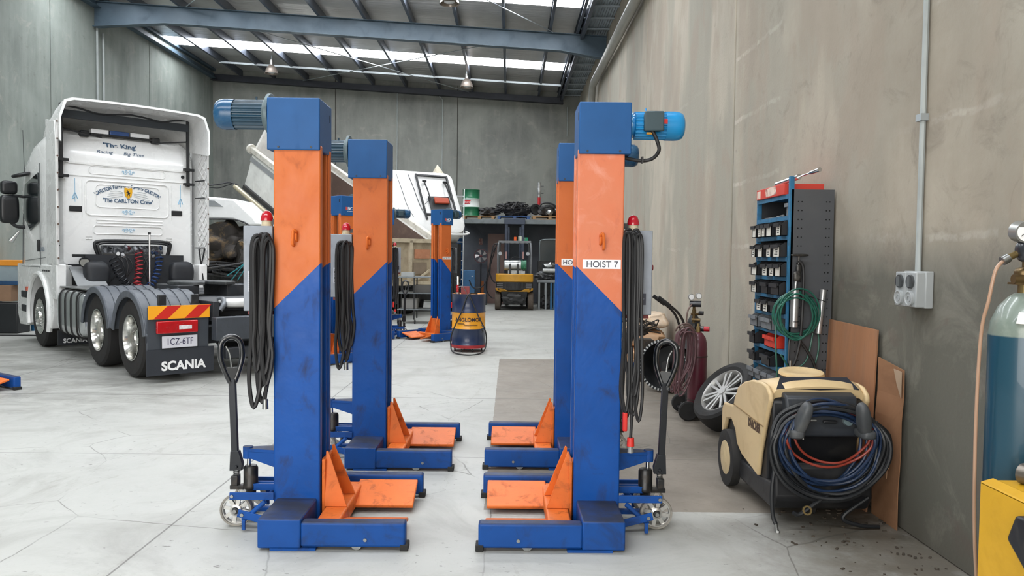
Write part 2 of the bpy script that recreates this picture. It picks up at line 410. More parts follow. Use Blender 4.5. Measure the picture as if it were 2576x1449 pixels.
m.box(XL,XL+.12,YF,YB,roofz(XL)-.1,roofz(XL)-.02)
struct(m.build('trim_left',BEAM,smooth=False))
# box gutter over the right wall
m=MB(); n0=11; W0,W1=XG+.02,XR
pts=[]
for k in range(0,n0*4+1):
    x=W0+(W1-W0)*k/(n0*4); pts.append((x,YF,7.3+.018*math.sin(k/4*2*PI)))
poly=pts+[(p[0],p[1],p[2]+.006) for p in reversed(pts)]
m.prism(poly,(0,YB-YF,0)); gut=mat('zincalume','#a3adb3',.45,.35,vary=.1)
struct(m.build('trim_gutter',gut))
m=MB()
y=YB-.35
while y>YF: 
    m.box(W0-.05,W1,y-.03,y+.03,7.235,7.262); y-=.87
struct(m.build('trim_gutter_straps',gut,smooth=False))
m=MB(); m.box(XG-.02,XG+.02,YF,YB,7.1,7.45); m.box(XG-.02,XG+.06,YF,YB,7.09,7.105)
struct(m.build('trim_gutter_side',PUR,smooth=False))
# bridging tube between skylight and back wall
m=MB(); Yb=25.45
m.bar((XL+1.0,Yb,roofz(XL+1)-.22),(1.6,Yb,roofz(1.6)-.22),.06,.06)
struct(m.build('trim_bridging',GAL(),smooth=False))
# brace rods
def rod(p,q,name='trim_brace_rod',r=.014):
    struct(MB().cyl(p,q,r,seg=8).build(name,GAL()))
rod((.6,19.9,roofz(.6)-.24),(-7.3,27.35,roofz(-7.3)-.24)); rod((-8.1,19.9,roofz(-8)-.24),(-1.5,27.35,roofz(-1.5)-.24))
rod((1.0,19.5,roofz(1)-.24),(-6.5,9.7,roofz(-6.5)-.24)); rod((-8.1,19.5,roofz(-8.1)-.24),(-.5,9.7,roofz(-.5)-.24))
# downpipe on the right wall
m=MB()
P=[(2.235,-5,6.15),(2.235,12,6.3),(2.235,21.3,6.4)]
m.tube([P[0],P[1],P[2]],.105,16,smooth=False); m.tube([(2.235,21.2,6.4),(2.235,21.6,6.38),(2.235,21.85,6.15),(2.235,21.9,5.8)],.10,16,k=5)
m.cyl((2.235,21.9,5.85),(2.235,21.9,.02),.10,seg=16)
for y in (3,7,11,15,19): m.lathe([(.108,-.03),(.108,.03)],16,basis((2.235,y,6.15+(y+5)*.0092),(1,0,0),(0,0,1)))
tag(m.build('downpipe',mat('pvc_grey','#9c9c96',.4,vary=.08)),'fat grey rainwater pipe running high along the right concrete wall','pipe')
# conduits
def conduit(name,pts,r,label,mt=None):
    m=MB(); m.tube(pts,r,8,smooth=False); return tag(m.build(name,mt or mat('conduit_grey','#9aa09f',.5)),label,'conduit')
conduit('wall_conduit',[(-10.46,19.78,7.3),(-10.46,19.78,2.0)],.028,'thin vertical conduit on left wall, the left one of the close pair')
conduit('wall_conduit',[(-10.46,20.08,7.2),(-10.46,20.08,2.0)],.028,'thin vertical conduit on left wall, the right one of the close pair')
conduit('wall_conduit',[(-4.02,27.46,7.35),(-4.02,27.46,3.6)],.015,'thin conduit down back wall above the tilted white cab')
conduit('wall_conduit',[(-2.9,27.46,7.4),(-2.6,27.46,7.3),(-2.43,27.46,7.1),(-2.43,27.46,3.6)],.015,'thin conduit with a bent top on the back wall')
conduit('wall_conduit',[(1.96,27.46,6.9),(1.96,27.46,5.9)],.015,'short conduit high on the back wall beside the right corner')
cnd=conduit('wall_conduit',[(2.372,4.50,7.5),(2.372,4.50,1.54)],.017,'grey conduit running down right wall into the power outlet box')
for z in (6.5,4.6,2.45):
    MB().box(2.345,2.389,4.47,4.53,z-.02,z+.02).build('clip',GAL(),parent=cnd)
# high bay lamps
def lamp(loc,label,proto=[None]):
    if proto[0] is None:
        t=thing('pendant_lamp',label,'lamp',group='high bay lamps under the roof')
        MB().lathe([(.05,.27),(.08,.25),(.13,.20),(.18,.11),(.21,.0),(.222,-.01),(.20,.0),(.17,.10),(.12,.19),(.05,.24)],28).build('lamp_shade',mat('lamp_aluminium','#8a8078',.3,.7),t)
        MB().cyl((0,0,.24),(0,0,.42),.055,seg=16).build('ballast',mat('lamp_body','#83827f',.4,.5),t)
        MB().cyl((0,0,.42),(0,0,.60),.012,seg=6).build('hanger',GAL(),t)
        MB().lathe([(0,-.0),(.08,.01),(.12,.03)],20).build('lens',mat('lamp_glass','#c9ccce',.15,.0,vary=.02),t)
        proto[0]=t
    else: t=dup(proto[0]); t['label']=label
    t.location=loc
lamp((-7.66,24.95,7.37),'round aluminium high bay lamp, left one beyond the rafter')
lamp((-1.44,24.9,7.0),'round aluminium high bay lamp, right one beyond the rafter')
lamp((-1.37,17.0,7.08),'round aluminium high bay lamp in front of the rafter at picture top')
# ================================================================ mobile column hoists
BLUE='#164a92'
def column_paint(orange='#c96c36',wear='#8a4a34',name='hoist_two_tone'):
    m,n,b=newmat(name); raw=n.coord(); X=n.xyz(raw)
    lim=n.math('SUBTRACT',1.57,n.math('MULTIPLY',n.math('ADD',X[0],.137),.985))
    f=n.math('LESS_THAN',X[2],lim)
    st=n.noise(n.coord(scale=(1,1,.6)),7,8,.65,.6)
    blu=n.mix(n.ramp(n.noise(raw,3,4),.3,.7),hx('#144e9c'),hx('#11448a'))
    blu=n.mix(n.ramp(st,.54,.72,0,.7),blu,hx('#2b2c3c'))
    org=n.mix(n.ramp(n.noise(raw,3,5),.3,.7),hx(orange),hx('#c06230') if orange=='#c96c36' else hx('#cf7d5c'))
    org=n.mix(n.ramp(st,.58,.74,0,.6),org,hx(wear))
    if name.endswith('faded'): org=n.mix(n.ramp(n.noise(raw,5,5,.6,.8),.48,.68,0,.6),org,hx('#e2a08c'))  # glare painted into the orange as pale pinkish mottling
    n.link(n.mix(f,org,blu),b.inputs['Base Color'])
    n.link(n.ramp(st,.4,.75,.32,.6),b.inputs['Roughness'])
    bn=n.new('ShaderNodeBump'); bn.inputs['Strength'].default_value=.12; bn.inputs['Distance'].default_value=.02
    n.link(n.noise(raw,9,3),bn.inputs['Height']); n.link(bn.outputs[0],b.inputs['Normal'])
    return m
COLP=column_paint(); COLP7=column_paint('#d37552','#a85f50','hoist_two_tone_glare_faded')  # second mix carries the painted glare of the HOIST 7 column
def grimy(name,c,g):
    "paint with grime lying on its upward faces"
    m,n,b=newmat(name); raw=n.coord(); ge=n.new('ShaderNodeNewGeometry')
    out=n.mix(n.ramp(n.noise(raw,5,5),.3,.7),hx(c),tuple(x*.85 for x in hx(c)[:3])+(1,))
    out=n.mix(n.ramp(n.noise(raw,6,8,.65,.6),.5,.72,0,.6),out,hx('#262a3a'))
    up=n.ramp(n.xyz(ge.outputs['Normal'])[2],.3,.9)
    out=n.mix(n.math('MULTIPLY',up,n.ramp(n.noise(raw,5,7,.7),.3,.6,.5,.95)),out,hx(g))
    n.link(out,b.inputs['Base Color']); n.link(n.ramp(n.noise(raw,6,6),.3,.7,.35,.6),b.inputs['Roughness']); return m
BLU=mat('hoist_blue',BLUE,.4,dirt='#2a2b36',da=.65,ds=6,th=(.5,.72),vary=.12,bump=.1,bs=12)
BLUT=mat('hoist_blue_cap','#205288',.45,dirt='#2b3450',da=.4,ds=4,th=(.58,.78),bump=.1,bs=8)
ORG=mat('hoist_orange','#d36c30',.42,dirt='#5c3a2a',da=.7,ds=10,th=(.54,.72),vary=.08)
BLUG=grimy('hoist_blue_base','#164a92','#33343a')
for m_ in (COLP,COLP7,BLU,BLUG,BLUT,ORG): m_.node_tree.nodes['Principled BSDF'].inputs['Specular IOR Level'].default_value=.22
MTEAL=mat('motor_teal','#173c50',.38,dirt='#20303a',da=.5,ds=10,coat=.2)
MBLU=mat('motor_blue','#1888c4',.33,vary=.1,coat=.3)
MFL=mat('motor_flange','#5d6c70',.5,.3,dirt='#3b4346',da=.5,ds=12)
def motor(parent,kind,z,far=False):
    "drive motor on the cap, axis along +x"
    x0=.17; rr=.088 if kind=='teal' else .084
    bm_=MTEAL if kind=='teal' else MBLU
    L=.20 if kind=='teal' else .19
    m=MB(); n=40; rs=[]
    for x in (x0+.04,x0+.04+L):
        ring=[]
        for k in range(n*2):
            a=2*PI*k/(n*2); q=rr*(1.0 if k%4<2 else .90); ring.append(Vector((x,q*math.cos(a),z+q*math.sin(a))))
        rs.append(ring)
    m.rings(rs); mo=m.build('motor',bm_,parent,smooth=False)
    X=basis((x0,0,z),(0,1,0),(0,0,1))
    if kind=='teal':
        MB().lathe([(0,.0),(.07,0),(.072,.012),(.125,.014),(.125,.034),(.10,.04),(.092,.055),(0,.055)],36,X).build('motor_flange',MFL,mo,bevel=.002)
    else:
        MB().lathe([(0,.0),(.088,0),(.09,.02),(.06,.025),(.06,.035),(.08,.045),(0,.045)],36,X).build('motor_flange',bm_,mo)
    cx=x0+.04+L
    c='fan_cowl'
    MB().lathe([(rr*1.03,cx-x0-.005),(rr*1.04,cx-x0+.05),(rr*1.02,cx-x0+.075),(rr*.9,cx-x0+.098),(rr*.7,cx-x0+.108),(0,cx-x0+.11)],36,X).build(c,mat('cowl_teal','#1a4a6e',.25,dirt='#3c5c70',da=.7,ds=7) if kind=='teal' else MBLU,mo)
    s=1 if kind=='teal' else -1   # terminal box on the side away from / towards the label side
    if kind=='teal':
        MB().box(x0+.09,x0+.19,-rr-.05,-rr+.02,z-.05,z+.05).build('terminal_box',mat('terminal_dark','#31454c',.5),mo,bevel=.008)
    else:
        MB().box(x0+.085,x0+.19,-rr-.045,-rr+.02,z-.045,z+.06).box(x0+.079,x0+.196,-rr-.056,-rr-.04,z-.052,z+.066).build('terminal_box',mat('terminal_dark','#31454c',.5),mo,bevel=.01)
        MB().box(x0+.20,x0+.225,-rr-.006,-rr+.01,z+.0,z+.028).build('red_tag',mat('tag_red','#e0281f',.5),mo)
        MB().box(x0+.10,x0+.14,-rr-.02,-rr+.0,z-.066,z-.054).build('yellow_tag',mat('tag_yellow','#c8912a',.5),mo)
        MB().tube([(x0+.13,-rr-.02,z-.04),(x0+.16,-rr-.02,z-.10),(x0+.175,-rr-.01,z-.16),(x0+.14,-rr+.02,z-.205),(x0+.07,-.05,z-.215),(x0-.02,-.05,z-.2)],.011,10).build('power_cable',CABL(),mo)
        MB().box(x0+.075,x0+.085,-.09,-.06,z-.235,z-.195).build('cable_tie',BLK(),mo)
    MB().cyl((x0+.11,0,z+rr*.9),(x0+.11,0,z+rr+.02),.006,seg=8).build('lifting_eye',bm_,mo)
def hank(parent,side,x0,x1,ztop,zbot,n,rnd,r=.0105,tail=None):
    m=MB()
    for k in range(n):
        t=k/(max(1,n-1)); a=x0+(x1-x0)*t
        zb=zbot+rnd.uniform(0,.22)*(1 if k!=n-1 else 0); zt=ztop-rnd.uniform(0,.035)
        w=rnd.uniform(.010,.024); yy=side*(.165+rnd.uniform(-.02,.035)); b=a+rnd.uniform(-.012,.012)
        pts=[(a-w*.3,yy,zt),(a+w,yy+.01,zt-.06),(a+w*1.1,yy+.008,(zt+zb)/2+.15),(b+w*.9,yy,(zt+zb)/2-.1),(b+w*1.4,yy,zb+.16),(b+w*.2,yy,zb),(b-w*1.4,yy-.01*side,zb+.16),(b-w*.7,yy-.012*side,(zt+zb)/2-.1),(a-w*1.0,yy-.02*side,(zt+zb)/2+.15),(a-w*1.2,yy-.02*side,zt-.06)]
        m.tube(pts,r,7,k=5,closed=True)
    h=m.build('cable_hank',CABL(),parent)
    return h
def wheel(name,parent,c,ang=0):
    M=basis(c,(1,0,0),(0,0,1))  # lathe axis along -y
    m=MB(); m.lathe([(.083,-.022),(.094,-.022),(.097,-.012),(.097,.012),(.094,.022),(.083,.022),(.083,-.022)],36,M)
    wz=m.build(name,mat('nylon_tyre','#8c8880',.5,dirt='#4a4640',da=.5,ds=14),parent)
    m=MB(); m.lathe([(.022,-.026),(.034,-.022),(.034,.022),(.022,.026)],24,M)
    for k in range(8):
        a=2*PI*k/8+ang
        m.bar(M@Vector((.03*math.cos(a),.03*math.sin(a),0)),M@Vector((.085*math.cos(a),.085*math.sin(a),0)),.022,.016,up=M.to_3x3()@Vector((0,0,1)))
    m.lathe([(.083,-.014),(.076,-.014),(.076,.014),(.083,.014)],32,M)
    m.build('spoked_hub',mat('cast_aluminium','#c9c8c4',.3,.8,dirt='#6a6660',da=.5,ds=12),wz)
    MB().lathe([(0,-.036),(.018,-.034),(.022,-.024),(.022,.024),(.018,.034),(0,.036)],16,M).build('axle_cap',BLK(),wz)
def make_hoist(label,motor_kind='teal',sign=None,number=None,hside=1,paint=COLP,logo=False,detail=True,seed=1,group='mobile column hoists'):
    rnd=random.Random(seed)
    t=thing('column_hoist',label,'vehicle hoist',group=group)
    # base
    m=MB(); m.box(-.118,.118,-.52,.52,.012,.173)
    bf=m.build('crossmember',BLUG,t,bevel=.008)
    for s in (-1,1):
        y0,y1=(.435,.515) if s>0 else (-.515,-.435)
        to=MB().box(-.69,-.115,y0,y1,.018,.156).build('toe',BLUG,t,bevel=.014,seg=3)
        MB().box(-.705,-.66,y0-.003,y1+.003,0,.036).build('foot_pad',RUB(),to,bevel=.004)
        MB().cyl((-.42,y0+.01,.030),(-.42,y1-.01,.030),.029,seg=18).build('roller',STL(),to)
        MB().cyl((-.47,s*.513,.062),(-.47,s*.521,.062),.010,seg=10).build('bolt',STL(),to)
    for s in (-1,1): MB().box(-.2,.05,s*.48-.04,s*.48+.04,.0,.014).build('wear_plate',BLU,t)
    # column: C section open to the fork side
    P=[(.137,-.145),(.137,.145),(-.137,.145),(-.137,.088),(-.118,.088),(-.118,.118),(-.03,.118),(-.03,-.118),(-.118,-.118),(-.118,-.088),(-.137,-.088),(-.137,-.145)]
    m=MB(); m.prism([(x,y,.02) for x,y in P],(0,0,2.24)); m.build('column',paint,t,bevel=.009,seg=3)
    m=MB()
    for s in (-1,1): m.box(-.128,-.04,s*.062-.012,s*.062+.012,.02,2.24)
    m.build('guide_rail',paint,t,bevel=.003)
    MB().cyl((-.075,0,.1),(-.075,0,2.23),.018,seg=12).build('lead_screw',mat('greasy_screw','#3a3632',.35,.7,dirt='#1d1a17',da=.7,ds=9),t)
    # cap
    m=MB(); m.box(-.135,.172,-.158,.158,2.228,2.53); cp=m.build('head_cover',BLUT,t,bevel=.006)
    for s in (-1,1):
        for x in (-.085,.105): MB().cyl((x,s*.157,2.245),(x,s*.1625,2.245),.006,seg=8).build('screw',BLK(),cp)
    m=MB()
    m.box(-.1365,-.130,-.118,-.10,2.43,2.475); m.build('slot',mat('slot_dark','#191c26',.8),cp)
    motor(t,motor_kind,2.42 if motor_kind!='teal' else 2.455)
    # lifting hooks welded to both faces
    for s in (-1,1):
        m=MB(); x=.012
        m.tube([(x-.012,s*.146,1.745),(x-.012,s*.168,1.755),(x,s*.178,1.76),(x+.004,s*.178,1.72),(x+.006,s*.172,1.68),(x+.006,s*.148,1.672)],.0085,8,k=5)
        m.tube([(x-.012,s*.148,1.70),(x-.012,s*.166,1.71),(x-.012,s*.172,1.745)],.0085,8,k=4)
        m.build('lifting_hook',ORG,t)
    # carriage and forks
    m=MB(); m.box(-.163,-.143,-.125,.125,.04,.40)
    m.box(-.143,-.12,-.055,.055,.05,.38)
    ca=m.build('lift_carriage',ORG,t,bevel=.004)
    for s in (-1,1):
        MB().prism([(-.160,s*.075,.44),(-.16,s*.12,.12),(-.295,s*.12,.12),(-.28,s*.118,.16),(-.172,s*.077,.445)],(0,s*.013,0)).build('gusset',ORG,ca,bevel=.002)
    MB().box(-.30,-.165,-.40,.40,.028,.118).build('cross_bar',ORG,ca,bevel=.012,seg=3)
    for s in (-1,1):
        MB().prism([(-.66,s*.12,.03),(-.66,s*.405,.112),(-.66,s*.402,.134),(-.66,s*.112,.052)],(.385,0,0)).build('fork',ORG,t,bevel=.006,seg=2)
    # control box with beacon
    cb=MB().box(.142,.312,-.13,.15,1.285,1.785).build('control_box',GRYB(),t,bevel=.005)
    MB().box(.315,.322,.02,.10,1.42,1.66).build('box_door_lip',GRYB(),cb)
    MB().cyl((.312,-.03,1.565),(.335,-.03,1.565),.017,seg=14).build('stop_button',mat('button_red','#7d1f24',.4),cb)
    m=MB(); m.tube([(.322,-.02,1.55),(.328,-.02,1.47),(.316,-.02,1.40)],.004,6); m.cyl((.312,-.06,1.40),(.322,-.06,1.40),.008,seg=8); m.build('latch',STL(),cb)
    np=MB().box(.19,.277,-.1335,-.129,1.345,1.412).build('name_plate',mat('plate_dark','#2a2d3c',.4),cb)
    F=basis((.2335,-.1342,1.397),(1,0,0),(0,0,1))
    text('plate_text','NCA\nEQUIPMENT\nSWL- 5t',.015,mat('plate_text','#9aa0ad',.5),F@Matrix.Translation((0,-.018,0)),np,extrude=.0002,sx=.85)
    gp=MB().box(.185,.285,.149,.154,1.40,1.52).build('vent_grille',mat('plate_silver','#b9bcc6',.5),cb)
    m=MB()
    for k in range(9): m.box(.192,.278,.153,.157,1.407+k*.0115,1.413+k*.0115)
    m.build('vent_slats',BLK(),gp)
    text('plate_text','NCA',.014,INK(),basis((.225,.1545,1.51),(-1,0,0),(0,0,1)),gp,extrude=.0002)
    B=Matrix.Translation((.212,-.02 if hside<0 else .02,1.785))
    MB().lathe([(0,0),(.034,0),(.034,.012),(.031,.014),(.031,.038),(0,.038)],24,B).build('beacon_base',mat('beacon_ivory','#c8bda0',.5),cb)
    MB().lathe([(.037,.036),(.037,.042),(.034,.062),(.028,.08),(.018,.092),(0,.097)],24,B).build('beacon_dome',mat('beacon_red','#b3142a',.18,coat=.5),cb)
    MB().box(.15,.3,-.10,.10,1.262,1.285).build('gland_plate',mat('gland_red','#7b2328',.5),cb)
    MB().box(.137,.20,-.03,.03,1.80,1.83).box(.137,.155,-.04,.04,1.78,1.84).build('cable_hook',BLK(),t)
    # cables
    h=hank(t,hside,.155,.225,1.79 if hside<0 else 1.735,.66 if hside<0 else .72,8 if hside>0 else 6,rnd,r=.0125 if hside>0 else .0095)
    yy=hside*.17
    if hside<0:
        m=MB(); m.tube([(.19,yy,1.1),(.195,yy,.8),(.198,yy,.66),(.195,yy,.56)],.009,8); m.build('plug_lead',CABL(),h)
        MB().cyl((.195,yy,.56),(.195,yy,.51),.02,.023,seg=16).build('plug',mat('plug_red','#d13028',.4),h)
        MB().cyl((.195,yy,.51),(.195,yy,.47),.016,.018,seg=16).build('plug_sleeve',mat('plug_clear','#9b9c9c',.2,.3),h)
        MB().box(.145,.172,yy-.02,yy+.03,.60,.71).build('socket',mat('plug_red','#d13028',.4),h,bevel=.006)
    else:
        m=MB(); m.tube([(.165,yy,1.0),(.17,yy,.85),(.178,yy,.77)],.009,8); m.build('plug_lead',CABL(),h)
        MB().cyl((.178,yy,.77),(.178,yy,.71),.015,.018,seg=12).build('plug',STL(),h)
    # tow gear
    m=MB(); m.prism([(.137,-.07,.42),(.30,-.035,.42),(.345,-.02,.42),(.345,.02,.42),(.30,.035,.42),(.137,.07,.42)],(0,0,.02))
    m.prism([(.137,-.07,.33),(.345,-.02,.385),(.345,-.02,.425),(.137,-.07,.425)],(0,.012,0)); m.prism([(.137,.058,.33),(.345,.008,.385),(.345,.008,.425),(.137,.058,.425)],(0,.012,0))
    m.cyl((.335,0,.375),(.335,0,.448),.03,seg=18); br=m.build('jack_bracket',BLUG,t,bevel=.002)
    m=MB(); m.lathe([(0,.15),(.03,.15),(.032,.185),(.045,.19),(.045,.215),(.043,.22),(.043,.315),(.036,.33),(.02,.334),(0,.334)],24,Matrix.Translation((.318,0,0)))
    m.box(.33,.44,-.022,.022,.185,.21); m.box(.39,.43,-.03,.03,.21,.27)
    pu=m.build('hydraulic_pump',mat('pump_black','#191a1b',.35,dirt='#4b3f33',da=.6,ds=12),t,bevel=.003)
    MB().cyl((.33,0,.33),(.33,0,.40),.012,seg=12).build('piston_rod',CHR(),pu)
    m=MB()
    for k in range(6): m.lathe([(.017,-.003),(.021,0),(.017,.003)],12,Matrix.Translation((.405,0,.275+k*.010)))
    m.build('pump_spring',STL(),pu)
    MB().box(.137,.30,-.035,-.012,.185,.225).box(.137,.30,.012,.035,.185,.225).build('lower_bracket',BLU,t,bevel=.002)
    Lr=Matrix.Translation((.40,0,.36))@Matrix.Rotation(R(2.0),4,'Y')
    m=MB(); m.bar(Lr@Vector((0.012,0,.02)),Lr@Vector((.012,0,.50)),.030,.04,up=(1,0,0))
    m.prism([Lr@Vector(q) for q in ((-.015,-.02,.06),(.035,-.02,.06),(.045,-.02,-.06),(-.03,-.02,-.06),(-.035,-.02,-.02))],(0,.04,0))
    m.cyl((.40,-.034,.325),(.40,.034,.325),.010,seg=10)
    th=m.build('tow_handle',mat('handle_steel','#23262b',.35,.3,vary=.1),t,bevel=.003)
    G=Lr@Matrix.Translation((.012,0,.50))@Matrix.Rotation(R(18*hside),4,'Z')
    m=MB(); m.tube([G@Vector(q) for q in ((-.012,0,-.02),(-.04,0,.05),(-.062,0,.13),(-.058,0,.21),(-.035,0,.245),(0,0,.258),(.035,0,.245),(.058,0,.21),(.062,0,.13),(.04,0,.05),(.012,0,-.02))],.017,10,k=5)
    m.prism([G@Vector(q) for q in ((-.02,-.012,-.04),(.02,-.012,-.04),(.045,-.012,.07),(-.045,-.012,.07))],G.to_3x3()@Vector((0,.024,0))); m.build('grip_loop',mat('grip_black','#1a1c1f',.22,coat=.4),th)
    MB().tube([G@Vector(q) for q in ((.0,0,.04),(.005,.004,.11),(.012,.004,.16),(.03,.0,.2))],.006,8).build('release_lever',STL(),th)
    for s in (-1,1):
        wheel('wheel',t,(.362,s*.125,.097),ang=.2*s)
        ar=MB().box(.13,.39,s*.165-.006,s*.165+.006,.168,.212).build('axle_arm',BLU,t,bevel=.002)
        MB().cyl((.375,s*.158,.19),(.375,s*.178,.19),.010,seg=8).build('bolt',STL(),ar)
        m=MB(); m.cyl((.17,s*.20,.17),(.30,s*.20,.055),.014,seg=12); m.build('strut',BLU,t)
        m=MB(); m.bar((.115,s*.215,.05),(.325,s*.215,.105),.012,.045,up=(0,0,1)); m.box(.275,.295,s*.235-.008,s*.235+.008,-.0+.012,.07); bk=m.build('strut_bracket',BLU,t,bevel=.002)
        MB().cyl((.30,s*.205,.095),(.30,s*.228,.095),.011,seg=8).build('bolt',STL(),bk)
    MB().cyl((.362,-.17,.097),(.362,.17,.097),.012,seg=10).build('axle',STL(),t)
    MB().box(.12,.30,-.02,.02,.05,.075).build('link_bar',BLU,t)
    # lettering
    if sign:
        F=basis((.012,-.1475,1.583),(1,0,0),(0,0,1))
        sp=MB().box(-.102,.122,-.1478,-.145,1.556,1.610).build('number_sign',WHT(),t)
        text('sign_text',sign,.052,mat('sign_ink','#4a4b57' if sign=='HOIST 7' else '#1b1c22',.6),F@Matrix.Translation((-.029 if sign=='HOIST' else 0,-.002,.0004)),sp,bold=.0004,sx=1.0)
    if logo:
        F=basis((.03,-.1595,2.335),(1,0,0),(0,0,1))
        lg=text('maker_logo','NCR',.062,WHT(),F@Matrix.Translation((.02,.0,0)),cp,bold=.0012)
        MB().box(-.052,-.036,-.1605,-.158,2.31,2.36).box(-.03,-.02,-.1605,-.158,2.315,2.355).build('logo_mark',mat('logo_red','#c8442f',.5),cp)
        text('maker_logo','LIFT EQUIPMENT',.013,WHT(),F@Matrix.Translation((.0,-.04,0)),cp)
    return t
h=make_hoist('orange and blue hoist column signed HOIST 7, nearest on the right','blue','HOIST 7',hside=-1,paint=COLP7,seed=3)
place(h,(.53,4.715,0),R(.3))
h=make_hoist('orange and blue hoist column on the right, mostly hidden behind the HOIST 7 column','teal','HOIST',hside=-1,seed=4)
place(h,(.515,6.355,0),R(-.4))
h=make_hoist('orange and blue hoist column nearest on the left, teal motor pointing left','teal',hside=1,seed=5)
place(h,(-1.252,4.70,0),R(180.6))
h=make_hoist('orange and blue hoist column standing right behind the nearest left one','teal',hside=1,seed=6)
place(h,(-1.112,6.295,0),R(180))
h=make_hoist('hoist column signed HOIST 2 beside the blue and yellow oil drum','teal','HOIST 2',hside=-1,logo=True,seed=7)
place(h,(-1.36,15.3,0),R(50))
h=make_hoist('distant hoist column with maker logo, between the two left columns','teal',hside=-1,logo=True,seed=8)
place(h,(-2.62,12.1,0),R(50))
h=make_hoist('distant hoist column showing only its motor past the second left column','teal',hside=-1,seed=9)
place(h,(-2.50,15.4,0),R(20))
h=make_hoist('hoist showing only its blue toe at the left picture edge','teal',hside=1,seed=10)
place(h,(-6.58,9.02,0),R(146))
# ================================================================ the prime mover
TW=mat('truck_white','#e6e7e6',.25,dirt='#cfcecb',da=.12,ds=3,th=(.5,.75),vary=.02,coat=.4)
TG=mat('truck_grey_plastic','#51565d',.5,dirt='#3d4147',da=.5,ds=5,vary=.06)
TD=mat('truck_chassis','#23262b',.55,dirt='#3c3a38',da=.6,ds=8)
BB=mat('rear_beam_paint','#3a3f46',.5,dirt='#2b2e33',da=.5,ds=5)
TYR=mat('truck_tyre','#1b1a1a',.8,dirt='#35302b',da=.5,ds=7)
ALU=mat('polished_aluminium','#dcdcd8',.16,1.0,dirt='#8d8a84',da=.5,ds=9,vary=.03)
CHT=mat('chrome_tank','#cdd0d2',.16,.85,vary=.05)
GLS=mat('dark_glass','#1b2326',.06,coat=.6)
T=thing('semi_truck','white sleeper-cab prime mover with grey rear mudguards, parked on the left','truck',(-4.0,10.85,0),R(134.2))
def truck_wheel(x,y,side,dual,front=False):
    def W(yc): return basis((x,yc,.52),(1,0,0),(0,0,1))  # lathe z axis -> -y
    m=MB()
    prof=[(.29,-.14),(.36,-.15),(.47,-.145),(.505,-.12),(.515,-.06),(.518,0),(.515,.06),(.505,.12),(.47,.145),(.36,.15),(.29,.14)]
    for yc in ([y,y-side*.33] if dual else [y]): m.lathe(prof,48,W(yc),closed=True)
    # tread grooves
    w=m.build('wheel',TYR,T,ang=30)
    M=W(y); o=-side    # outward is +side*y -> lathe z = -y
    m=MB()
    if not front:
        m.lathe([(.30,o*.15),(.285,o*.15),(.275,o*.12),(.262,o*.05),(.255,-o*.06),(.16,-o*.075),(.155,-o*.02),(.10,-o*.01),(.10,o*.06),(.085,o*.075),(0,o*.08)],40,M)
    else:
        m.lathe([(.30,o*.15),(.285,o*.155),(.27,o*.13),(.25,o*.10),(.19,o*.14),(.12,o*.15),(.11,o*.19),(.09,o*.20),(0,o*.205)],40,M)
    rim=m.build('rim',ALU,w)
    m=MB()
    for k in range(10):
        a=2*PI*k/10; r_=.125 if not front else .165; z0=-o*.015 if not front else o*.13
        p=M@Vector((r_*math.cos(a),r_*math.sin(a),z0)); q=M@Vector((r_*math.cos(a),r_*math.sin(a),z0+o*.05)); m.cyl(p,q,.017,.012,seg=8)
    n_=m.build('wheel_nuts',CHR(),rim); n_['kind']='stuff'
for x,d,f in ((0,True,False),(1.36,True,False),(4.42,False,True)):
    for s in (1,-1): truck_wheel(x,s*1.09,s,d,f)
# chassis
m=MB()
for s in (-1,1): m.box(-.72,5.2,s*.42-.04,s*.42+.04,.74,1.0)
for x in (-.3,.66,1.9,3.0): m.box(x-.06,x+.06,-.42,.42,.78,.96)
m.box(-.2,.2,-.9,.9,.40,.62); m.box(1.16,1.56,-.9,.9,.40,.62)
for x in (0,1.36): m.cyl((x,-.95,.52),(x,.95,.52),.10,seg=16)
m.build('chassis',TD,T,bevel=.006)
MB().box(-.86,-.70,-.80,.48,.50,.80).build('rear_beam',BB,T,bevel=.01)
MB().box(-.85,-.72,-.70,.35,.26,.40).build('under_beam',TD,T,bevel=.01)
# fifth wheel
m=MB(); P=[]
for k in range(25):
    a=R(20)+R(320)*k/24; P.append((.75+.50*math.cos(a+0),.46*math.sin(a),1.17))
P=[(.75+.50*math.cos(R(180)+R(20)+R(320)*k/24),.46*math.sin(R(180)+R(20)+R(320)*k/24),1.17) for k in range(25)]
P.append((.62,0.0,1.17))
m.prism(P,(0,0,.045)); fw=m.build('fifth_wheel',mat('greasy_plate','#4b4e50',.45,.5,dirt='#1d1c1b',da=.8,ds=6),T,bevel=.006)
MB().box(.35,1.15,-.5,-.2,1.0,1.17).box(.35,1.15,.2,.5,1.0,1.17).box(.2,1.3,-.55,.55,.985,1.01).build('turntable_mount',TD,T,bevel=.01)
MB().prism([(.0,-.38,.99),(.0,.38,.99),(-.45,.45,.86),(-.45,-.45,.86)],(0,0,.03)).build('lead_in_ramp',TD,T)
m=MB(); m.pillow((-.38,-.1,.95),(.20,.30,.06),e=.5); m.build('white_cover',mat('cover_white','#cfd0cf',.4),T)
m=MB(); m.tube([(-.55,.30,.86),(-.5,.22,.95),(-.3,.15,1.0),(-.05,.1,.98)],.035,10); m.build('air_pipe',mat('pipe_grey','#6c7075',.4,.4),T)
MB().cyl((-.45,.36,.88),(-.45,.36,.95),.05,seg=12).build('tail_valve',mat('valve_red','#c23a44',.4),T)
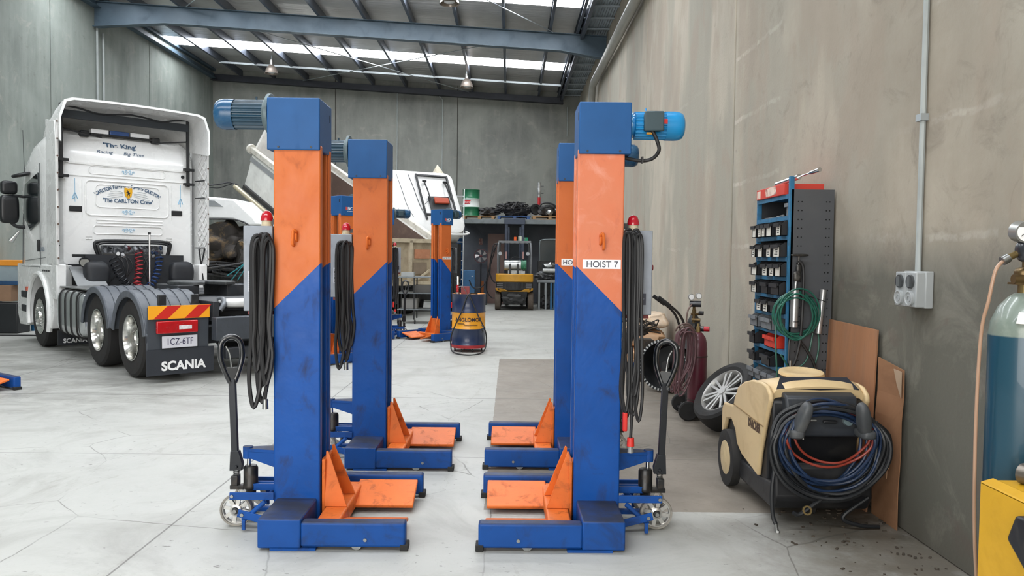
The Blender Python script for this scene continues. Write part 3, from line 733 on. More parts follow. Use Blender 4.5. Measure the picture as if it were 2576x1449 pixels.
# mudguards
def guard(x,side,rear):
    m=MB(); n=20; y0,y1=(.52,1.27) if side>0 else (-1.27,-.52)
    a0,a1=(R(8),R(172)) 
    outer=[(x+.64*math.cos(a0+(a1-a0)*k/n),.50+.64*math.sin(a0+(a1-a0)*k/n)) for k in range(n+1)]
    inner=[(x+.605*math.cos(a0+(a1-a0)*k/n),.50+.605*math.sin(a0+(a1-a0)*k/n)) for k in range(n+1)]
    m.prism([(p[0],y0,p[1]) for p in outer]+[(p[0],y0,p[1]) for p in reversed(inner)],(0,y1-y0,0))
    # side lip
    yy=y1 if side>0 else y0
    lip=[(x+.545*math.cos(a0+(a1-a0)*k/n),.50+.545*math.sin(a0+(a1-a0)*k/n)) for k in range(n+1)]
    m.prism([(p[0],yy-.012,p[1]) for p in outer]+[(p[0],yy-.012,p[1]) for p in reversed(lip)],(0,.024,0))
    g=m.build('mudguard',TG,T,bevel=.012,seg=2)
    m=MB()
    for k in range(5):
        yq=y0+.12+k*(y1-y0-.24)/4
        for aa in (R(62),): 
            for j in range(10):
                b0=R(62)+R(9)*j; b1=b0+R(9)
                m.bar((x+.643*math.cos(b0),yq,.5+.643*math.sin(b0)),(x+.643*math.cos(b1),yq,.5+.643*math.sin(b1)),.02,.012,up=(0,1,0))
    m.build('mudguard_rib',TG,g)['kind']='stuff'
    if rear:
        m=MB(); m.box(x-.66,x-.615,y0,y1,.50,.62); m.box(x-.66,x-.63,y0,y1,.30,.60)
        m.build('flap_panel',mat('flap_grey','#3b4047',.5,vary=.06),g,bevel=.01)
    return g
for s in (1,-1):
    guard(1.36,s,False); guard(0,s,True)
# rear panel under the left mudguard with marker, light, plate and flap
RY0,RY1=.50,1.26
xr=-.66
m=MB(); m.prism([(xr,RY0,.30),(xr-.02,RY0,.95),(xr-.02,RY1,.95),(xr,RY1,.30)],(.03,0,0)); m.build('light_panel',mat('flap_grey','#3b4047',.5,vary=.06),T,bevel=.006)
m=MB(); m.box(xr-.022,xr-.006,RY0-.06,RY1+.02,.10,.42); fl=m.build('mud_flap',mat('flap_black','#2a2e35',.5,vary=.08),T)
FB=lambda y,z,x=xr-.03: basis((x,y,z),(0,-1,0),(0,0,1))
text('flap_text','SCANIA',.155,WHT(),FB(.83,.205),fl,bold=.006,sx=1.0)
mk=MB().box(xr-.04,xr-.025,.50,1.26,.80,.965).build('marker_plate',mat('marker_yellow','#eda21e',.4,vary=.03),T)
for k in range(2):
    yq=1.20-k*.38
    MB().prism([(xr-.041,yq,.803),(xr-.041,yq-.17,.803),(xr-.041,yq-.34,.962),(xr-.041,yq-.17,.962)],(-.002,0,0)).build('red_stripe',mat('marker_red','#c2251c',.4,vary=.03),mk)
for k,yq in enumerate((1.09,.68)):
    MB().box(xr-.03,xr+.0,yq-.05,yq+.05,.97,1.10).build('clamp',BLK(),T,bevel=.006)
tl=MB().box(xr-.07,xr-.025,.66,1.17,.62,.775).build('tail_light',mat('lens_red','#b01219',.15,dirt='#7c0f14',da=.6,ds=20,coat=.6),T,bevel=.012,seg=3)
MB().box(xr-.074,xr-.06,.74,.90,.665,.715).build('reverse_lens',mat('lens_clear','#d9d3d5',.15,dirt='#9b7d80',da=.6,ds=40),tl,bevel=.004)
pl=MB().box(xr-.042,xr-.03,.66,1.10,.435,.585).build('number_plate',mat('plate_white','#c9c9d0',.4,vary=.03),T,bevel=.003)
MB().box(xr-.040,xr-.031,.655,1.105,.43,.59).build('plate_border',INK(),pl)
text('plate_text','1CZ-6TF',.115,mat('plate_blue','#3d3c55',.5),basis((xr-.0425,.88,.51),(0,-1,0),(0,0,1)),pl,bold=.001,sx=.78)
# tank and side boxes (left side), battery box right side
m=MB(); m.pillow((2.75,.98,.68),(.72,.29,.36),e=.35,amp=0); tk=m.build('fuel_tank',CHT,T)
for x in (2.2,2.5,2.8,3.1):
    rs=[]
    m=MB()
    ring=[(x,.98+.295*math.copysign(abs(math.cos(a))**.38,math.cos(a)),.68+.365*math.copysign(abs(math.sin(a))**.38,math.sin(a))) for a in [2*PI*k/32 for k in range(32)]]
    m.tube(ring,.013,6,closed=True,smooth=False); m.build('tank_strap',RUB(),tk)
MB().box(2.02,3.5,.55,1.2,1.055,1.075).build('catwalk',mat('tread_plate','#9a9c9c',.35,.8,bump=.3,bs=60),T,bevel=.004)
MB().box(2.1,3.4,-1.2,-.55,.4,1.0).build('battery_box',TD,T,bevel=.02)
sf=MB().box(3.50,3.53,.72,1.2,.10,.34).build('front_flap',TD,T)
text('flap_text','SCANIA',.10,WHT(),basis((3.497,.95,.17),(0,-1,0),(0,0,1)),sf,bold=.003)
# cab
def rounded(hw,z0,z1,r,rt,n=6):
    "cross section in y,z: lower corners r, upper corners rt"
    P=[]
    for cy,cz,rr,a0 in ((hw,z0,r,-90),(hw,z1,rt,0),(-hw,z1,rt,90),(-hw,z0,r,180)):
        ccy=cy-math.copysign(rr,cy); ccz=cz+(rr if cz==z0 else -rr)
        for k in range(n+1):
            a=R(a0+90*k/n); P.append((ccy+rr*math.cos(a),ccz+rr*math.sin(a)))
    return P
m=MB(); rs=[]
for x,hw,z0,z1,rt in ((3.66,1.06,1.42,3.20,.14),(3.72,1.12,1.37,3.32,.20),(3.86,1.17,1.34,3.57,.28),(4.05,1.20,1.34,3.66,.32),(4.3,1.22,1.34,3.68,.34),(4.9,1.24,1.30,3.60,.38),(5.4,1.23,1.25,3.40,.40),(5.72,1.20,1.2,3.02,.35),(5.86,1.16,.9,2.4,.25),(5.92,1.10,.6,1.8,.15)):
    rs.append([Vector((x,y,z)) for y,z in rounded(hw,z0,z1,.06,rt)])
m.rings(rs); cab=m.build('cab',TW,T,ang=35)
# rear wall panel details
xc=3.655
m=MB()
m.box(xc-.010,xc+.03,-1.02,1.02,3.09,3.105)
m.box(xc-.008,xc+.02,-1.03,1.03,2.88,2.892)
m.box(xc-.012,xc+.0,-.98,.98,3.075,3.09)
m.build('roof_seam',TW,cab)
def stamped(y0,y1,z0,z1,r=.08,w=.012):
    P=[]
    for cy,cz,a0 in ((y1-r,z0+r,-90),(y1-r,z1-r,0),(y0+r,z1-r,90),(y0+r,z0+r,180)):
        for k in range(5):
            a=R(a0+22.5*k); P.append((xc,cy+r*math.cos(a),cz+r*math.sin(a)))
    MB().tube(P,w,6,closed=True,smooth=False).build('pressed_rib',TW,cab)
stamped(-.66,.72,2.24,2.82); stamped(-.50,.56,2.38,2.76,.07,.007); stamped(-.60,.66,2.93,3.06,.05,.007); stamped(-.55,.60,1.93,2.07,.05,.008)
for z in (2.12,2.165): MB().cyl((xc,-.55,z),(xc,.55,z),.009,seg=8).build('pressed_rib',TW,cab)
for s in (-1,1):
    MB().box(xc-.012,xc+.01,s*.84+.03-.10,s*.84+.03+.10,2.29,2.38).build('vent',mat('vent_black','#17181a',.6),cab,bevel=.012)
    for z in (1.0,): pass
    MB().cyl((xc,s*.74+.03,2.2),(xc,s*.74+.03,2.82),.006,seg=6).build('pressed_rib',TW,cab)
    for z in (1.88,1.84): MB().cyl((xc,s*.62,z),(xc,s*.72,z),.007,seg=6).build('pressed_rib',TW,cab)
MB().cyl((xc-.01,-.92,2.99),(xc+.02,-.92,2.99),.03,seg=14).build('plug',BLK(),cab)
# sign writing on the sleeper
NAVY=mat('sign_navy','#3d5873',.5,vary=.02); SKYB=mat('sign_sky','#8dbedb',.5,vary=.02)
def W3(y,z,x=xc-.004,rot=0.0): return basis((x,y,z),(0,-1,0),(0,0,1))@Matrix.Rotation(rot,4,'Z')
def WS(y,z): return basis((3.66+.53*(z-3.2)-.010,y,z+.004),(0,-1,0),(.467,0,.884))
text('cab_text',"'The King'",.115,NAVY,WS(.12,3.44),cab,bold=.003,sx=1.2)
text('cab_text','Racing',.09,NAVY,WS(.40,3.31),cab,sx=1.1,shear=.35)
text('cab_text','Big Time',.09,NAVY,WS(-.08,3.31),cab,sx=1.1,shear=.35)
text('cab_text',"'The CARLTON Crew'",.092,NAVY,W3(.03,2.50),cab,bold=.002,sx=.95)
# arched line
def arched(s,R0,zc,size,cy=0.0,sx=1.0):
    adv={' ':.32,'I':.3,'i':.25,'l':.25,"'":.22,'r':.4,'f':.35,'-':.62,'T':.62,'L':.56,'R':.68,'C':.72,'A':.70,'O':.80,'N':.77,'F':.58,'o':.62,'v':.58,'e':.6,'v':.58}
    wd=[adv.get(c,.62)*size*sx for c in s]; tot=sum(wd); a=tot/2; bm_all=[]
    for c,wi in zip(s,wd):
        th=(a-wi/2)/R0; a-=wi
        if c==' ': continue
        y=cy+R0*math.sin(th); z=zc+R0*math.cos(th)-R0
        bm_all.append(text('cab_text',c,size,NAVY,W3(y,z,rot=th),None,bold=.0025,sx=sx))
    # join letters into one mesh
    b=bmesh.new()
    for o in bm_all: b.from_mesh(o.data)
    me=bpy.data.meshes.new('cab_text'); b.to_mesh(me); b.free(); me.materials.append(NAVY)
    for o in bm_all: bpy.data.objects.remove(o)
    o=bpy.data.objects.new('cab_text',me); col.objects.link(o); o.parent=cab
arched("'CARLTON Forever - Forever CARLTON'",1.0,2.75,.082,cy=.03,sx=.72)
# yellow shield with a small dark rearing figure
m=MB(); SH=[(-.075,.10),(-.06,.11),(0,.095),(.06,.11),(.075,.10),(.078,.02),(.06,-.06),(0,-.115),(-.06,-.06),(-.078,.02)]
M_=W3(.03,2.64)@Matrix.Diagonal((.85,.85,1,1)); m.prism([M_@Vector((x,y,0)) for x,y in SH],(-.004,0,0)); sh=m.build('shield_emblem',mat('shield_yellow','#d9a31f',.45),cab)
HB=[(-.03,-.06),(-.02,-.065),(-.012,-.04),(.0,-.02),(.012,-.045),(.02,-.06),(.028,-.055),(.022,-.03),(.03,-.005),(.04,.0),(.045,.02),(.03,.01),(.022,.012),(.008,.02),(-.002,.045),(-.018,.062),(-.034,.05),(-.03,.042),(-.02,.04),(-.018,.025),(-.034,.022),(-.045,.008),(-.035,.004),(-.02,.01),(-.014,-.01),(-.022,-.035)]
M_=W3(.03,2.64,xc-.009)@Matrix.Diagonal((.85,.85,1,1)); m=MB(); m.prism([M_@Vector((x,y,0)) for x,y in HB],(-.001,0,0)); m.build('shield_figure',INK(),sh)
def scroll(y,z,w=.2,h=.06,mt=SKYB,r=.0045):
    for k in (-1,1):
        MB().tube([(xc-.002,y+k*w*a,z+h*b) for a,b in ((.02,0),(.12,.5),(.22,.45),(.2,.0),(.1,-.3),(.2,-.55),(.36,-.3),(.34,.2),(.46,.3),(.5,-.1))],r,5).build('scroll_ornament',mt,cab)
for z in (2.995,2.31,2.0): scroll(.03,z)
for s in (-1,1):
    MB().tube([(xc-.002,s*.88,2.84),(xc-.002,s*.88,2.45)],.004,5,smooth=False).tube([(xc-.002,s*.88-.04,2.50),(xc-.002,s*.88,2.60),(xc-.002,s*.88+.04,2.50),(xc-.002,s*.88,2.53)],.006,5).build('scroll_ornament',SKYB,cab)
    for q in range(4):
        MB().tube([(xc-.002,.03+s*.09,2.65-.02*q),(xc-.002,.03+s*.2,2.67-.035*q),(xc-.002,.03+s*(.30+.02*q),2.65-.04*q)],.003,5).build('scroll_ornament',mat('sign_grey','#aab3ba',.5),cab)
# left side of the cab: door, window, handle
yl=1.25
m=MB(); m.prism([(4.42,yl-.02,2.95),(5.30,yl-.02,2.80),(5.42,yl-.02,2.25),(4.95,yl-.02,1.98),(4.42,yl-.02,2.12)],(0,.022,0)); m.build('side_window',GLS,cab,bevel=.004)
for a,b2 in (((4.30,yl,1.35),(4.30,yl,3.1)),((5.55,yl-.01,1.35),(5.55,yl-.03,2.3)),((4.30,yl,1.36),(5.55,yl,1.36)),((4.0,yl,1.52),(5.3,yl,1.46))):
    MB().bar(a,b2,.012,.008).build('door_seam',mat('seam_dark','#55585a',.6),cab)
MB().box(4.36,4.46,yl-.01,yl+.02,1.62,1.82).build('door_handle',BLK(),cab,bevel=.01)
text('cab_text','LASER',.09,NAVY,basis((4.15,yl+.004,1.66),(-1,0,0),(0,0,1)),cab,extrude=.0005)
# lower left skirt with wheel arch, steps and bumper
def skirt(side):
    y0,y1=(.95,1.25) if side>0 else (-1.25,-.95)
    P=[(3.62,1.40),(3.62,1.10),(3.55,.62),(3.70,.36),(3.80,.36)]
    n=16
    for k in range(n+1):
        a=R(195)-R(195+15)*k/n; P.append((4.42+.62*math.cos(a),.55+.66*math.sin(a)))
    P+=[(5.15,.32),(5.75,.30),(5.9,.5),(5.9,1.40)]
    m=MB(); m.prism([(x,y0,z) for x,z in P],(0,y1-y0,0)); o=m.build('side_skirt',TW,T,bevel=.02,seg=2)
    yy=y1 if side>0 else y0
    m=MB(); arc=[(4.42+.66*math.cos(R(200)-R(215)*k/n),yy,.55+.70*math.sin(R(200)-R(215)*k/n)) for k in range(n+1)]
    m.tube(arc,.045,8,smooth=False); m.build('arch_trim',TW,o)
    for z in (.55,.8): MB().box(5.2,5.6,yy-.03,yy+.012,z,z+.12).build('step_recess',TD,o,bevel=.01)
    MB().box(5.12,5.22,yy-.02,yy+.03,.93,1.0).build('side_marker',mat('marker_lamp','#c8604a',.3),o)
    for k in range(4): MB().box(3.75+.12*k,3.81+.12*k,yy-.01,yy+.006,1.29,1.32).build('louvre',BLK(),o)
    return o
skirt(1); skirt(-1)
MB().prism([(3.64,-1.0,1.42),(3.64,-1.0,.95),(4.6,-1.0,1.28),(4.6,-1.0,1.42)],(0,2.0,0)).build('cab_floor',TD,T)
m=MB(); m.box(5.80,6.0,-1.2,1.2,.32,.75); m.build('bumper',TW,T,bevel=.05,seg=3)
# engine cover sloping behind the wheel
MB().prism([(3.15,.55,1.06),(3.62,.55,1.36),(3.62,1.0,1.36),(3.15,1.0,1.06)],(0,0,.02)).build('engine_cover',mat('cover_grey','#8b8e90',.5),T)
m=MB(); m.box(3.46,3.66,-.80,.80,1.0,1.58); m.pillow((3.38,.66,1.27),(.14,.18,.2),e=.5); m.pillow((3.42,-.74,1.27),(.12,.2,.2),e=.5); m.build('engine_rear',TD,T)
# mirrors on the left
m=MB(); m.pillow((5.45,1.46,2.36),(.09,.15,.25),e=.45,amp=0); mir=m.build('mirror',mat('mirror_black','#17191c',.35,vary=.06),T)
MB().pillow((5.45,1.46,2.74),(.08,.13,.12),e=.5,amp=0).build('small_mirror',mat('mirror_black','#17191c',.35),mir)
MB().tube([(5.4,1.2,2.58),(5.42,1.35,2.60),(5.45,1.46,2.58)],.025,8).tube([(5.4,1.2,2.05),(5.42,1.35,2.06),(5.45,1.44,2.14)],.03,8).build('mirror_arm',BLK(),mir)
MB().pillow((5.1,1.34,2.95),(.2,.14,.035),e=.7,M=Matrix.Rotation(R(-15),4,'X')).build('kerb_mirror',BLK(),mir)
m=MB(); m.cyl((5.3,1.25,3.0),(5.28,1.27,3.75),.007,.004,seg=6); m.cyl((5.3,1.25,2.95),(5.3,1.25,3.02),.02,seg=8); m.build('antenna',BLK(),T)
MB().cyl((5.5,1.3,1.98),(5.55,1.42,1.8),.022,.05,seg=12).build('side_lamp_arm',CHR(),T)
# roof deflector
m=MB(); rs=[]; N=24
def sec(x,hw,z,drop,r):
    P=[]
    for k in range(N+1):
        u=-1+2*k/N
        y=hw*math.copysign(min(1,abs(u)*1.12),u); e=max(0,abs(u)-.80)/.20
        zz=z-.04*u*u-drop*e**1.6
        P.append(Vector((x,y,zz)))
    return P
S=[(5.25,.95,3.47,.12),(4.9,1.05,3.66,.18),(4.4,1.13,3.86,.30),(3.9,1.18,4.0,.45),(3.35,1.22,4.08,.62),(3.18,1.23,4.09,.66)]
top=[sec(x,h_,z,d,.1) for x,h_,z,d in S]
V=[[m.b.verts.new(p) for p in r] for r in top]; Vi=[[m.b.verts.new(p+Vector((0,-.03 if p.y>0 else .03,-.035)) if True else p) for p in r] for r in top]
for i in range(len(V)-1):
    for j in range(N):
        m._f([V[i][j],V[i][j+1],V[i+1][j+1],V[i+1][j]]); m._f([Vi[i][j],Vi[i+1][j],Vi[i+1][j+1],Vi[i][j+1]])
for j in range(N):
    m._f([V[-1][j],V[-1][j+1],Vi[-1][j+1],Vi[-1][j]]); m._f([V[0][j],Vi[0][j],Vi[0][j+1],V[0][j+1]])
for i in range(len(V)-1):
    m._f([V[i][0],V[i+1][0],Vi[i+1][0],Vi[i][0]]); m._f([V[i][N],Vi[i][N],Vi[i+1][N],V[i+1][N]])
m.build('roof_deflector',TW,T,ang=50)
m=MB(); m.box(3.57,3.62,-.94,1.10,3.80,3.93)
fr=m.build('deflector_frame',mat('frame_black','#2a3036',.45,vary=.08),T)
for s in (-1,1):
    py=1.10 if s>0 else -.94
    MB().bar((3.60,py,2.82),(3.60,py,4.03),.045,.045).build('frame_post',BLK(),fr)
    MB().tube([(3.58,py,4.0),(3.57,py*.75,3.97),(3.56,py*.5,3.92),(3.55,py*.2,3.95),(3.55,0.05,3.97)],.016,6).build('support_rod',BLK(),fr)
    for z in (2.86,3.12): MB().box(3.58,3.70,py-.03,py+.03,z-.03,z+.03).box(3.55,3.62,py-.10,py+.08,z-.022,z+.022).build('bracket',BLK(),fr)
    MB().cyl((3.58,py,3.62),(3.75,s*.45,3.56),.013,seg=6).build('stay',BLK(),fr)
# light bar on the cab roof
m=MB(); m.box(3.78,3.90,-.44,.58,3.60,3.625); lb=m.build('light_bar',BLK(),T)
for y0,y1,mt in ((.24,.52,mat('bar_white','#e9eaec',.2,coat=.5)),(-.10,.22,mat('bar_blue','#2c4c82',.2,coat=.5)),(-.44,-.12,mat('bar_white','#e9eaec',.2,coat=.5))):
    MB().box(3.775,3.90,y0+.06,y1+.06,3.625,3.70).build('bar_lens',mt,lb,bevel=.012)
for y in (.62,-.56): MB().box(3.78,3.92,y+.06-.07,y+.06+.07,3.55,3.66).build('bar_foot',BLK(),lb,bevel=.02)
# ribbed flexible duct on top
m=MB(); 
for k in range(8): m.lathe([(.20,-.028),(.235,0),(.20,.028)],24,Matrix.Translation((4.9+.03*k,.30,3.86+.05*k))@Matrix.Rotation(R(-24),4,'Y'))
m.build('intake_duct',mat('duct_silver','#c4c6c8',.3,.6),T)
# side extenders with quilted inner lining
QL=mat('quilted_lining','#dcdcdb',.45,vary=.03)
for s in (-1,1):
    e=MB().prism([(4.0,s*1.20,1.42),(4.0,s*1.20,3.80),(3.36,s*1.235,3.70),(3.30,s*1.235,3.35),(3.30,s*1.235,1.42)],(0,s*.025,0)).build('side_extender',TW,T,bevel=.006)
    m=MB(); n_=12
    for k in range(n_):
        z=1.5+k*.17
        m.tube([(3.66,s*1.208,z),(3.32,s*1.226,z+.32)],.008,5,smooth=False); m.tube([(3.32,s*1.226,z),(3.66,s*1.208,z+.32)],.008,5,smooth=False)
    m.build('quilt_seams',QL,e)
    MB().bar((3.30,s*1.235,1.40),(3.30,s*1.235,3.72),.035,.02,up=(0,1,0)).build('edge_trim',mat('edge_chrome','#e8e8e8',.15,.3),e)
    for k in range(9): MB().cyl((3.285,s*1.235,1.52+k*.27),(3.27,s*1.235,1.52+k*.27),.014,seg=8).build('rivet',mat('rivet_brown','#5a463c',.5),e)
    for z in (2.62,2.93,1.72): MB().bar((3.64,s*1.15,z),(3.36,s*1.2,z),.02,.02).build('hinge_bar',BLK(),e)
    if s<0: MB().bar((3.42,-1.12,1.70),(3.34,-1.18,1.0),.02,.02).bar((3.36,-1.2,1.70),(3.5,-1.12,1.05),.02,.02).build('brace',BLK(),e)
    MB().box(3.36,3.66,s*1.10,s*1.25,.85,1.42).build('lower_fairing',TW,e,bevel=.02)
# service lines
m=MB(); pts=[(3.55,.62,1.32),(3.52,.55,1.50),(3.50,.62,1.70),(3.50,.56,1.80),(3.50,0,1.815),(3.50,-.56,1.80),(3.50,-.62,1.70),(3.52,-.55,1.50),(3.55,-.45,1.32)]
m.tube(pts,.03,10); m.tube([(p[0]-.03,p[1]*.93,p[2]-.03) for p in pts],.02,8)
lf=m.build('service_frame',BLK(),T)
m=MB(); m.box(3.50,3.63,-.50,.50,1.60,1.74); m.build('service_panel',mat('panel_mesh','#3a3d42',.4,.4,dirt='#8d9196',da=.8,ds=22,th=(.45,.6)),lf)
rnd=random.Random(5)
for k in range(16):
    y=rnd.uniform(-.46,.46); z=rnd.uniform(1.58,1.76); c=rnd.choice(['#8f9398','#2c3b55','#b9bbbd','#222427','#5c3035'])
    MB().cyl((3.50,y,z),(3.44,y+rnd.uniform(-.03,.03),z-rnd.uniform(0,.06)),rnd.uniform(.015,.032),seg=10).build('fitting',mat('fit'+c[1:],c,.35,.3),lf)
def coilpath(path,rad,turns):
    P=catmull(path,12); fr=frames(P); out=[]; n=turns*10
    for i in range(n+1):
        t=i/n*(len(P)-1); a=int(min(t,len(P)-2)); f=t-a
        p=P[a].lerp(P[a+1],f); u=fr[a][1]; v=fr[a][2]; th=2*PI*i/10
        out.append(p+u*(rad*math.cos(th))+v*(rad*math.sin(th)))
    return out
for nm,c,path,rad,tn in (('red_coil_hose','#a8323a',[(3.44,-.06,1.62),(3.38,-.05,1.35),(3.34,.0,1.08),(3.36,-.1,1.0)],.055,12),('blue_coil_hose','#2f4a7e',[(3.44,-.42,1.55),(3.34,-.32,1.22),(3.28,-.12,1.0),(3.30,.12,1.0)],.055,14),('black_coil_hose','#26292e',[(3.46,.36,1.52),(3.36,.28,1.25),(3.30,.12,1.04),(3.30,-.05,.98)],.06,13)):
    MB().tube(coilpath(path,rad,tn),.011,5,k=2).build(nm,mat(nm,c,.4,vary=.05),lf)
for k in range(6):
    y=rnd.uniform(-.4,.4); MB().tube([(3.5,y,1.62),(3.42,y+rnd.uniform(-.15,.15),1.4),(3.45,y+rnd.uniform(-.2,.2),1.1)],.009,6).build('air_line',CABL(),lf)
MB().cyl((3.30,-.16,.95),(3.30,-.16,1.93),.017,seg=10).build('hose_pole',CHR(),T)
MB().cyl((3.30,-.16,1.93),(3.30,-.16,1.97),.024,seg=10).build('pole_cap',BLK(),T)
wl=MB().cyl((3.42,.82,1.45),(3.52,.82,1.47),.085,.06,seg=20).build('work_lamp',BLK(),T)
MB().cyl((3.41,.82,1.45),(3.418,.82,1.45),.07,seg=20).build('lamp_lens',mat('lamp_lens','#8a8a84',.15,coat=.5),wl)
MB().bar((3.5,.98,1.56),(3.5,.6,1.56),.04,.05).build('lamp_bracket',BLK(),wl)

# the cab sits a touch narrower and left of the frame centre line
def shear_y(o):
    if o.data: o.data.transform(Matrix.Translation((0,.03,0))@Matrix.Diagonal((1,.975,1,1)))
    for c in o.children: shear_y(c)
for o in list(T.children):
    if o.name.split('.')[0] in ('cab','side_extender','roof_deflector','light_bar','service_frame','intake_duct'): shear_y(o)
# ================================================================ things along the right wall
SHB=mat('shelf_blue','#23688f',.45,dirt='#3a4348',da=.6,ds=9); PNL=mat('panel_charcoal','#47494d',.5,dirt='#5a5a58',da=.4,ds=4,vary=.05)
HOLE=mat('hole_dark','#0d0e0f',.9)
# --- shelving unit: front face at X=2.05, from Y=5.72 to 6.44, back on the wall
SX,SY0,SY1=2.05,5.72,6.44
S=thing('shelving_unit','tall narrow blue steel shelving with charcoal end panel against the right wall','shelf',(SX,SY0,0))
SW=SY1-SY0; SD=.325
ep=MB().box(.012,SD,-.018,-.002,.0,2.14).build('end_panel',PNL,S)
m=MB()
for z in [0.1+.065*k for k in range(31)]:
    for x in (.062,.088,.268,.292): m.cyl((x,-.0185,z),(x,-.0175,z),.0055,seg=8)
hm=m.build('holes',HOLE,ep); hm['kind']='stuff'
MB().box(.0,SD,SW-.002,SW+.012,.0,2.12).build('end_panel',mat('panel_dark_inner','#2b2d30',.5),S)
MB().box(SD-.01,SD,0,SW,.05,2.1).build('back_panel',mat('panel_dark_inner','#2b2d30',.5),S)
for y,zt in ((-.018,2.235),(SW-.012,2.14)): MB().box(-.004,.03,y,y+.028,0,zt).build('upright',SHB,S,bevel=.002)
m=MB()
for z in (2.07,2.04,2.0): pass
zs=[2.105,1.945,1.80,1.64,1.495,1.355,1.215,1.08,.94,.80,.66,.52,.38,.24,.08]
for z in zs: MB().box(-.002,SD,.0,SW,z-.004,z).box(-.004,.0,.006,SW-.006,z-.03,z+.002).build('shelf_board',SHB,S)
def bin_(loc,w,h,d,mt,label,group,lab=True,tilt=0,n=[0]):
    t=thing('parts_bin',label,'storage bin',loc,0,group)
    m=MB(); k=.008
    f=.75*h
    m.prism([(-.0,0,0),(d,0,0),(d,0,h),(.12*d,0,h),(0,0,f)],(0,.003,0)); m.prism([(0,w-.003,0),(d,w-.003,0),(d,w-.003,h),(.12*d,w-.003,h),(0,w-.003,f)],(0,.003,0))
    m.box(0,d,0,w,0,.004); m.box(d-.004,d,0,w,0,h); m.box(0,.004,0,w,0,f); m.box(-.014,.0,.0,w,f-.004,f+.012); m.box(-.017,-.012,.0,w,f-.016,f+.012)
    m.build('bin_body',mt,t)
    if lab:
        lb=MB().box(-.031,-.0285,w*.2,w*.75,f-.095,f-.018) if False else MB().box(-.0035,-.001,w*.08,w*.78,.004,f-.006)
        lb=lb.build('bin_label',mat('paper','#cfcdc4',.7,vary=.05),t)
        q=MB()
        for j in range(2 if n[0]%2 else 3): q.box(-.0042,-.0036,w*.24,w*(.5+.08*((n[0]+j)%3)),.02+j*.016,.026+j*.016)
        if n[0]%3: q.build('label_mark',INK(),lb)['kind']='stuff'
        else: q.b.free()
    n[0]+=1
    return t
BK=mat('bin_black','#191a1d',.45,vary=.1); BG=mat('bin_grey','#6b6f73',.5,dirt='#45484a',da=.5,ds=15)
rowname={1:'second',2:'third',3:'fourth',4:'fifth',5:'sixth',6:'seventh',7:'eighth',8:'ninth',9:'tenth'}
ordn=['leftmost','second from left','third from left','fourth from left','rightmost']
rows=[(2,.11,[(.70,.1,1),(.56,.09,1),(.46,.08,1),(.36,.13,1),(.14,.12,1)]),
      (3,.11,[(.71,.1,1),(.56,.13,1),(.35,.12,1),(.2,.17,1)]),
      (4,.105,[(.73,.16,1),(.44,.14,1),(.27,.12,1),(.14,.13,1)]),
      (5,.10,[(.70,.14,1),(.44,.16,0),(.22,.18,0)]),
      (6,.10,[(.56,.13,1),(.40,.13,1),(.22,.18,0)]),
      (7,.10,[(.70,.18,0),(.42,.24,0)]),
      (8,.10,[(.72,.14,0)]),
      (9,.09,[(.72,.16,0),(.4,.2,0)]),
      (10,.09,[(.72,.14,0),(.54,.14,0),(.36,.14,0),(.2,.14,0)]),
      (11,.09,[(.7,.2,0),(.4,.2,0)]),(12,.09,[(.7,.2,0),(.4,.2,0)])]
onames=['top','second','third','fourth','fifth','sixth','seventh','eighth','ninth','tenth','eleventh','twelfth','lowest']
for zi,h,bs in rows:
    for j,(yc,w,lab) in enumerate(bs):
        y0=min(SW-w-.004,max(.004,yc-w)) 
        mt=BG if zi in (7,10) else BK
        L='%s%s bin, %s on the %s shelf down of the blue shelving'%('grey' if mt is BG else 'black',' labelled' if lab else '',ordn[j] if j<len(bs)-1 else ('rightmost' if len(bs)>1 else 'alone'),onames[zi])
        bin_((SX-.05,SY0+y0,zs[zi]+.001),w*.97,h,.30,mt,L,'parts bins on the blue shelving',bool(lab))
bin_((SX+.02,SY0+.01,zs[1]+.001),.10,.115,.24,BG,'grey bin standing alone at the right end of the top bay of the shelving','parts bins on the blue shelving',False)
rb=bin_((SX-.02,SY0+.16,zs[8]+.001),.26,.10,.26,mat('bin_red','#c8321f',.45,dirt='#7e2418',da=.5,ds=10),'orange-red parts bin beside a black one on the ninth shelf','parts bins on the blue shelving',False)
for i,(y,lab) in enumerate(((.50,'flat steel tool lying at the left on the second shelf'),(.30,'thin bright rod lying across the second shelf'))):
    m=MB(); m.box(0,.03,-.08,.14,0,.014) if i==0 else m.cyl((0,-.1,.012),(.03,.12,.012),.009,seg=8)
    o=m.build('hand_tool',STL()); place(o,(SX+.03,SY0+y,zs[1]+.001)); tag(o,lab,'tool')
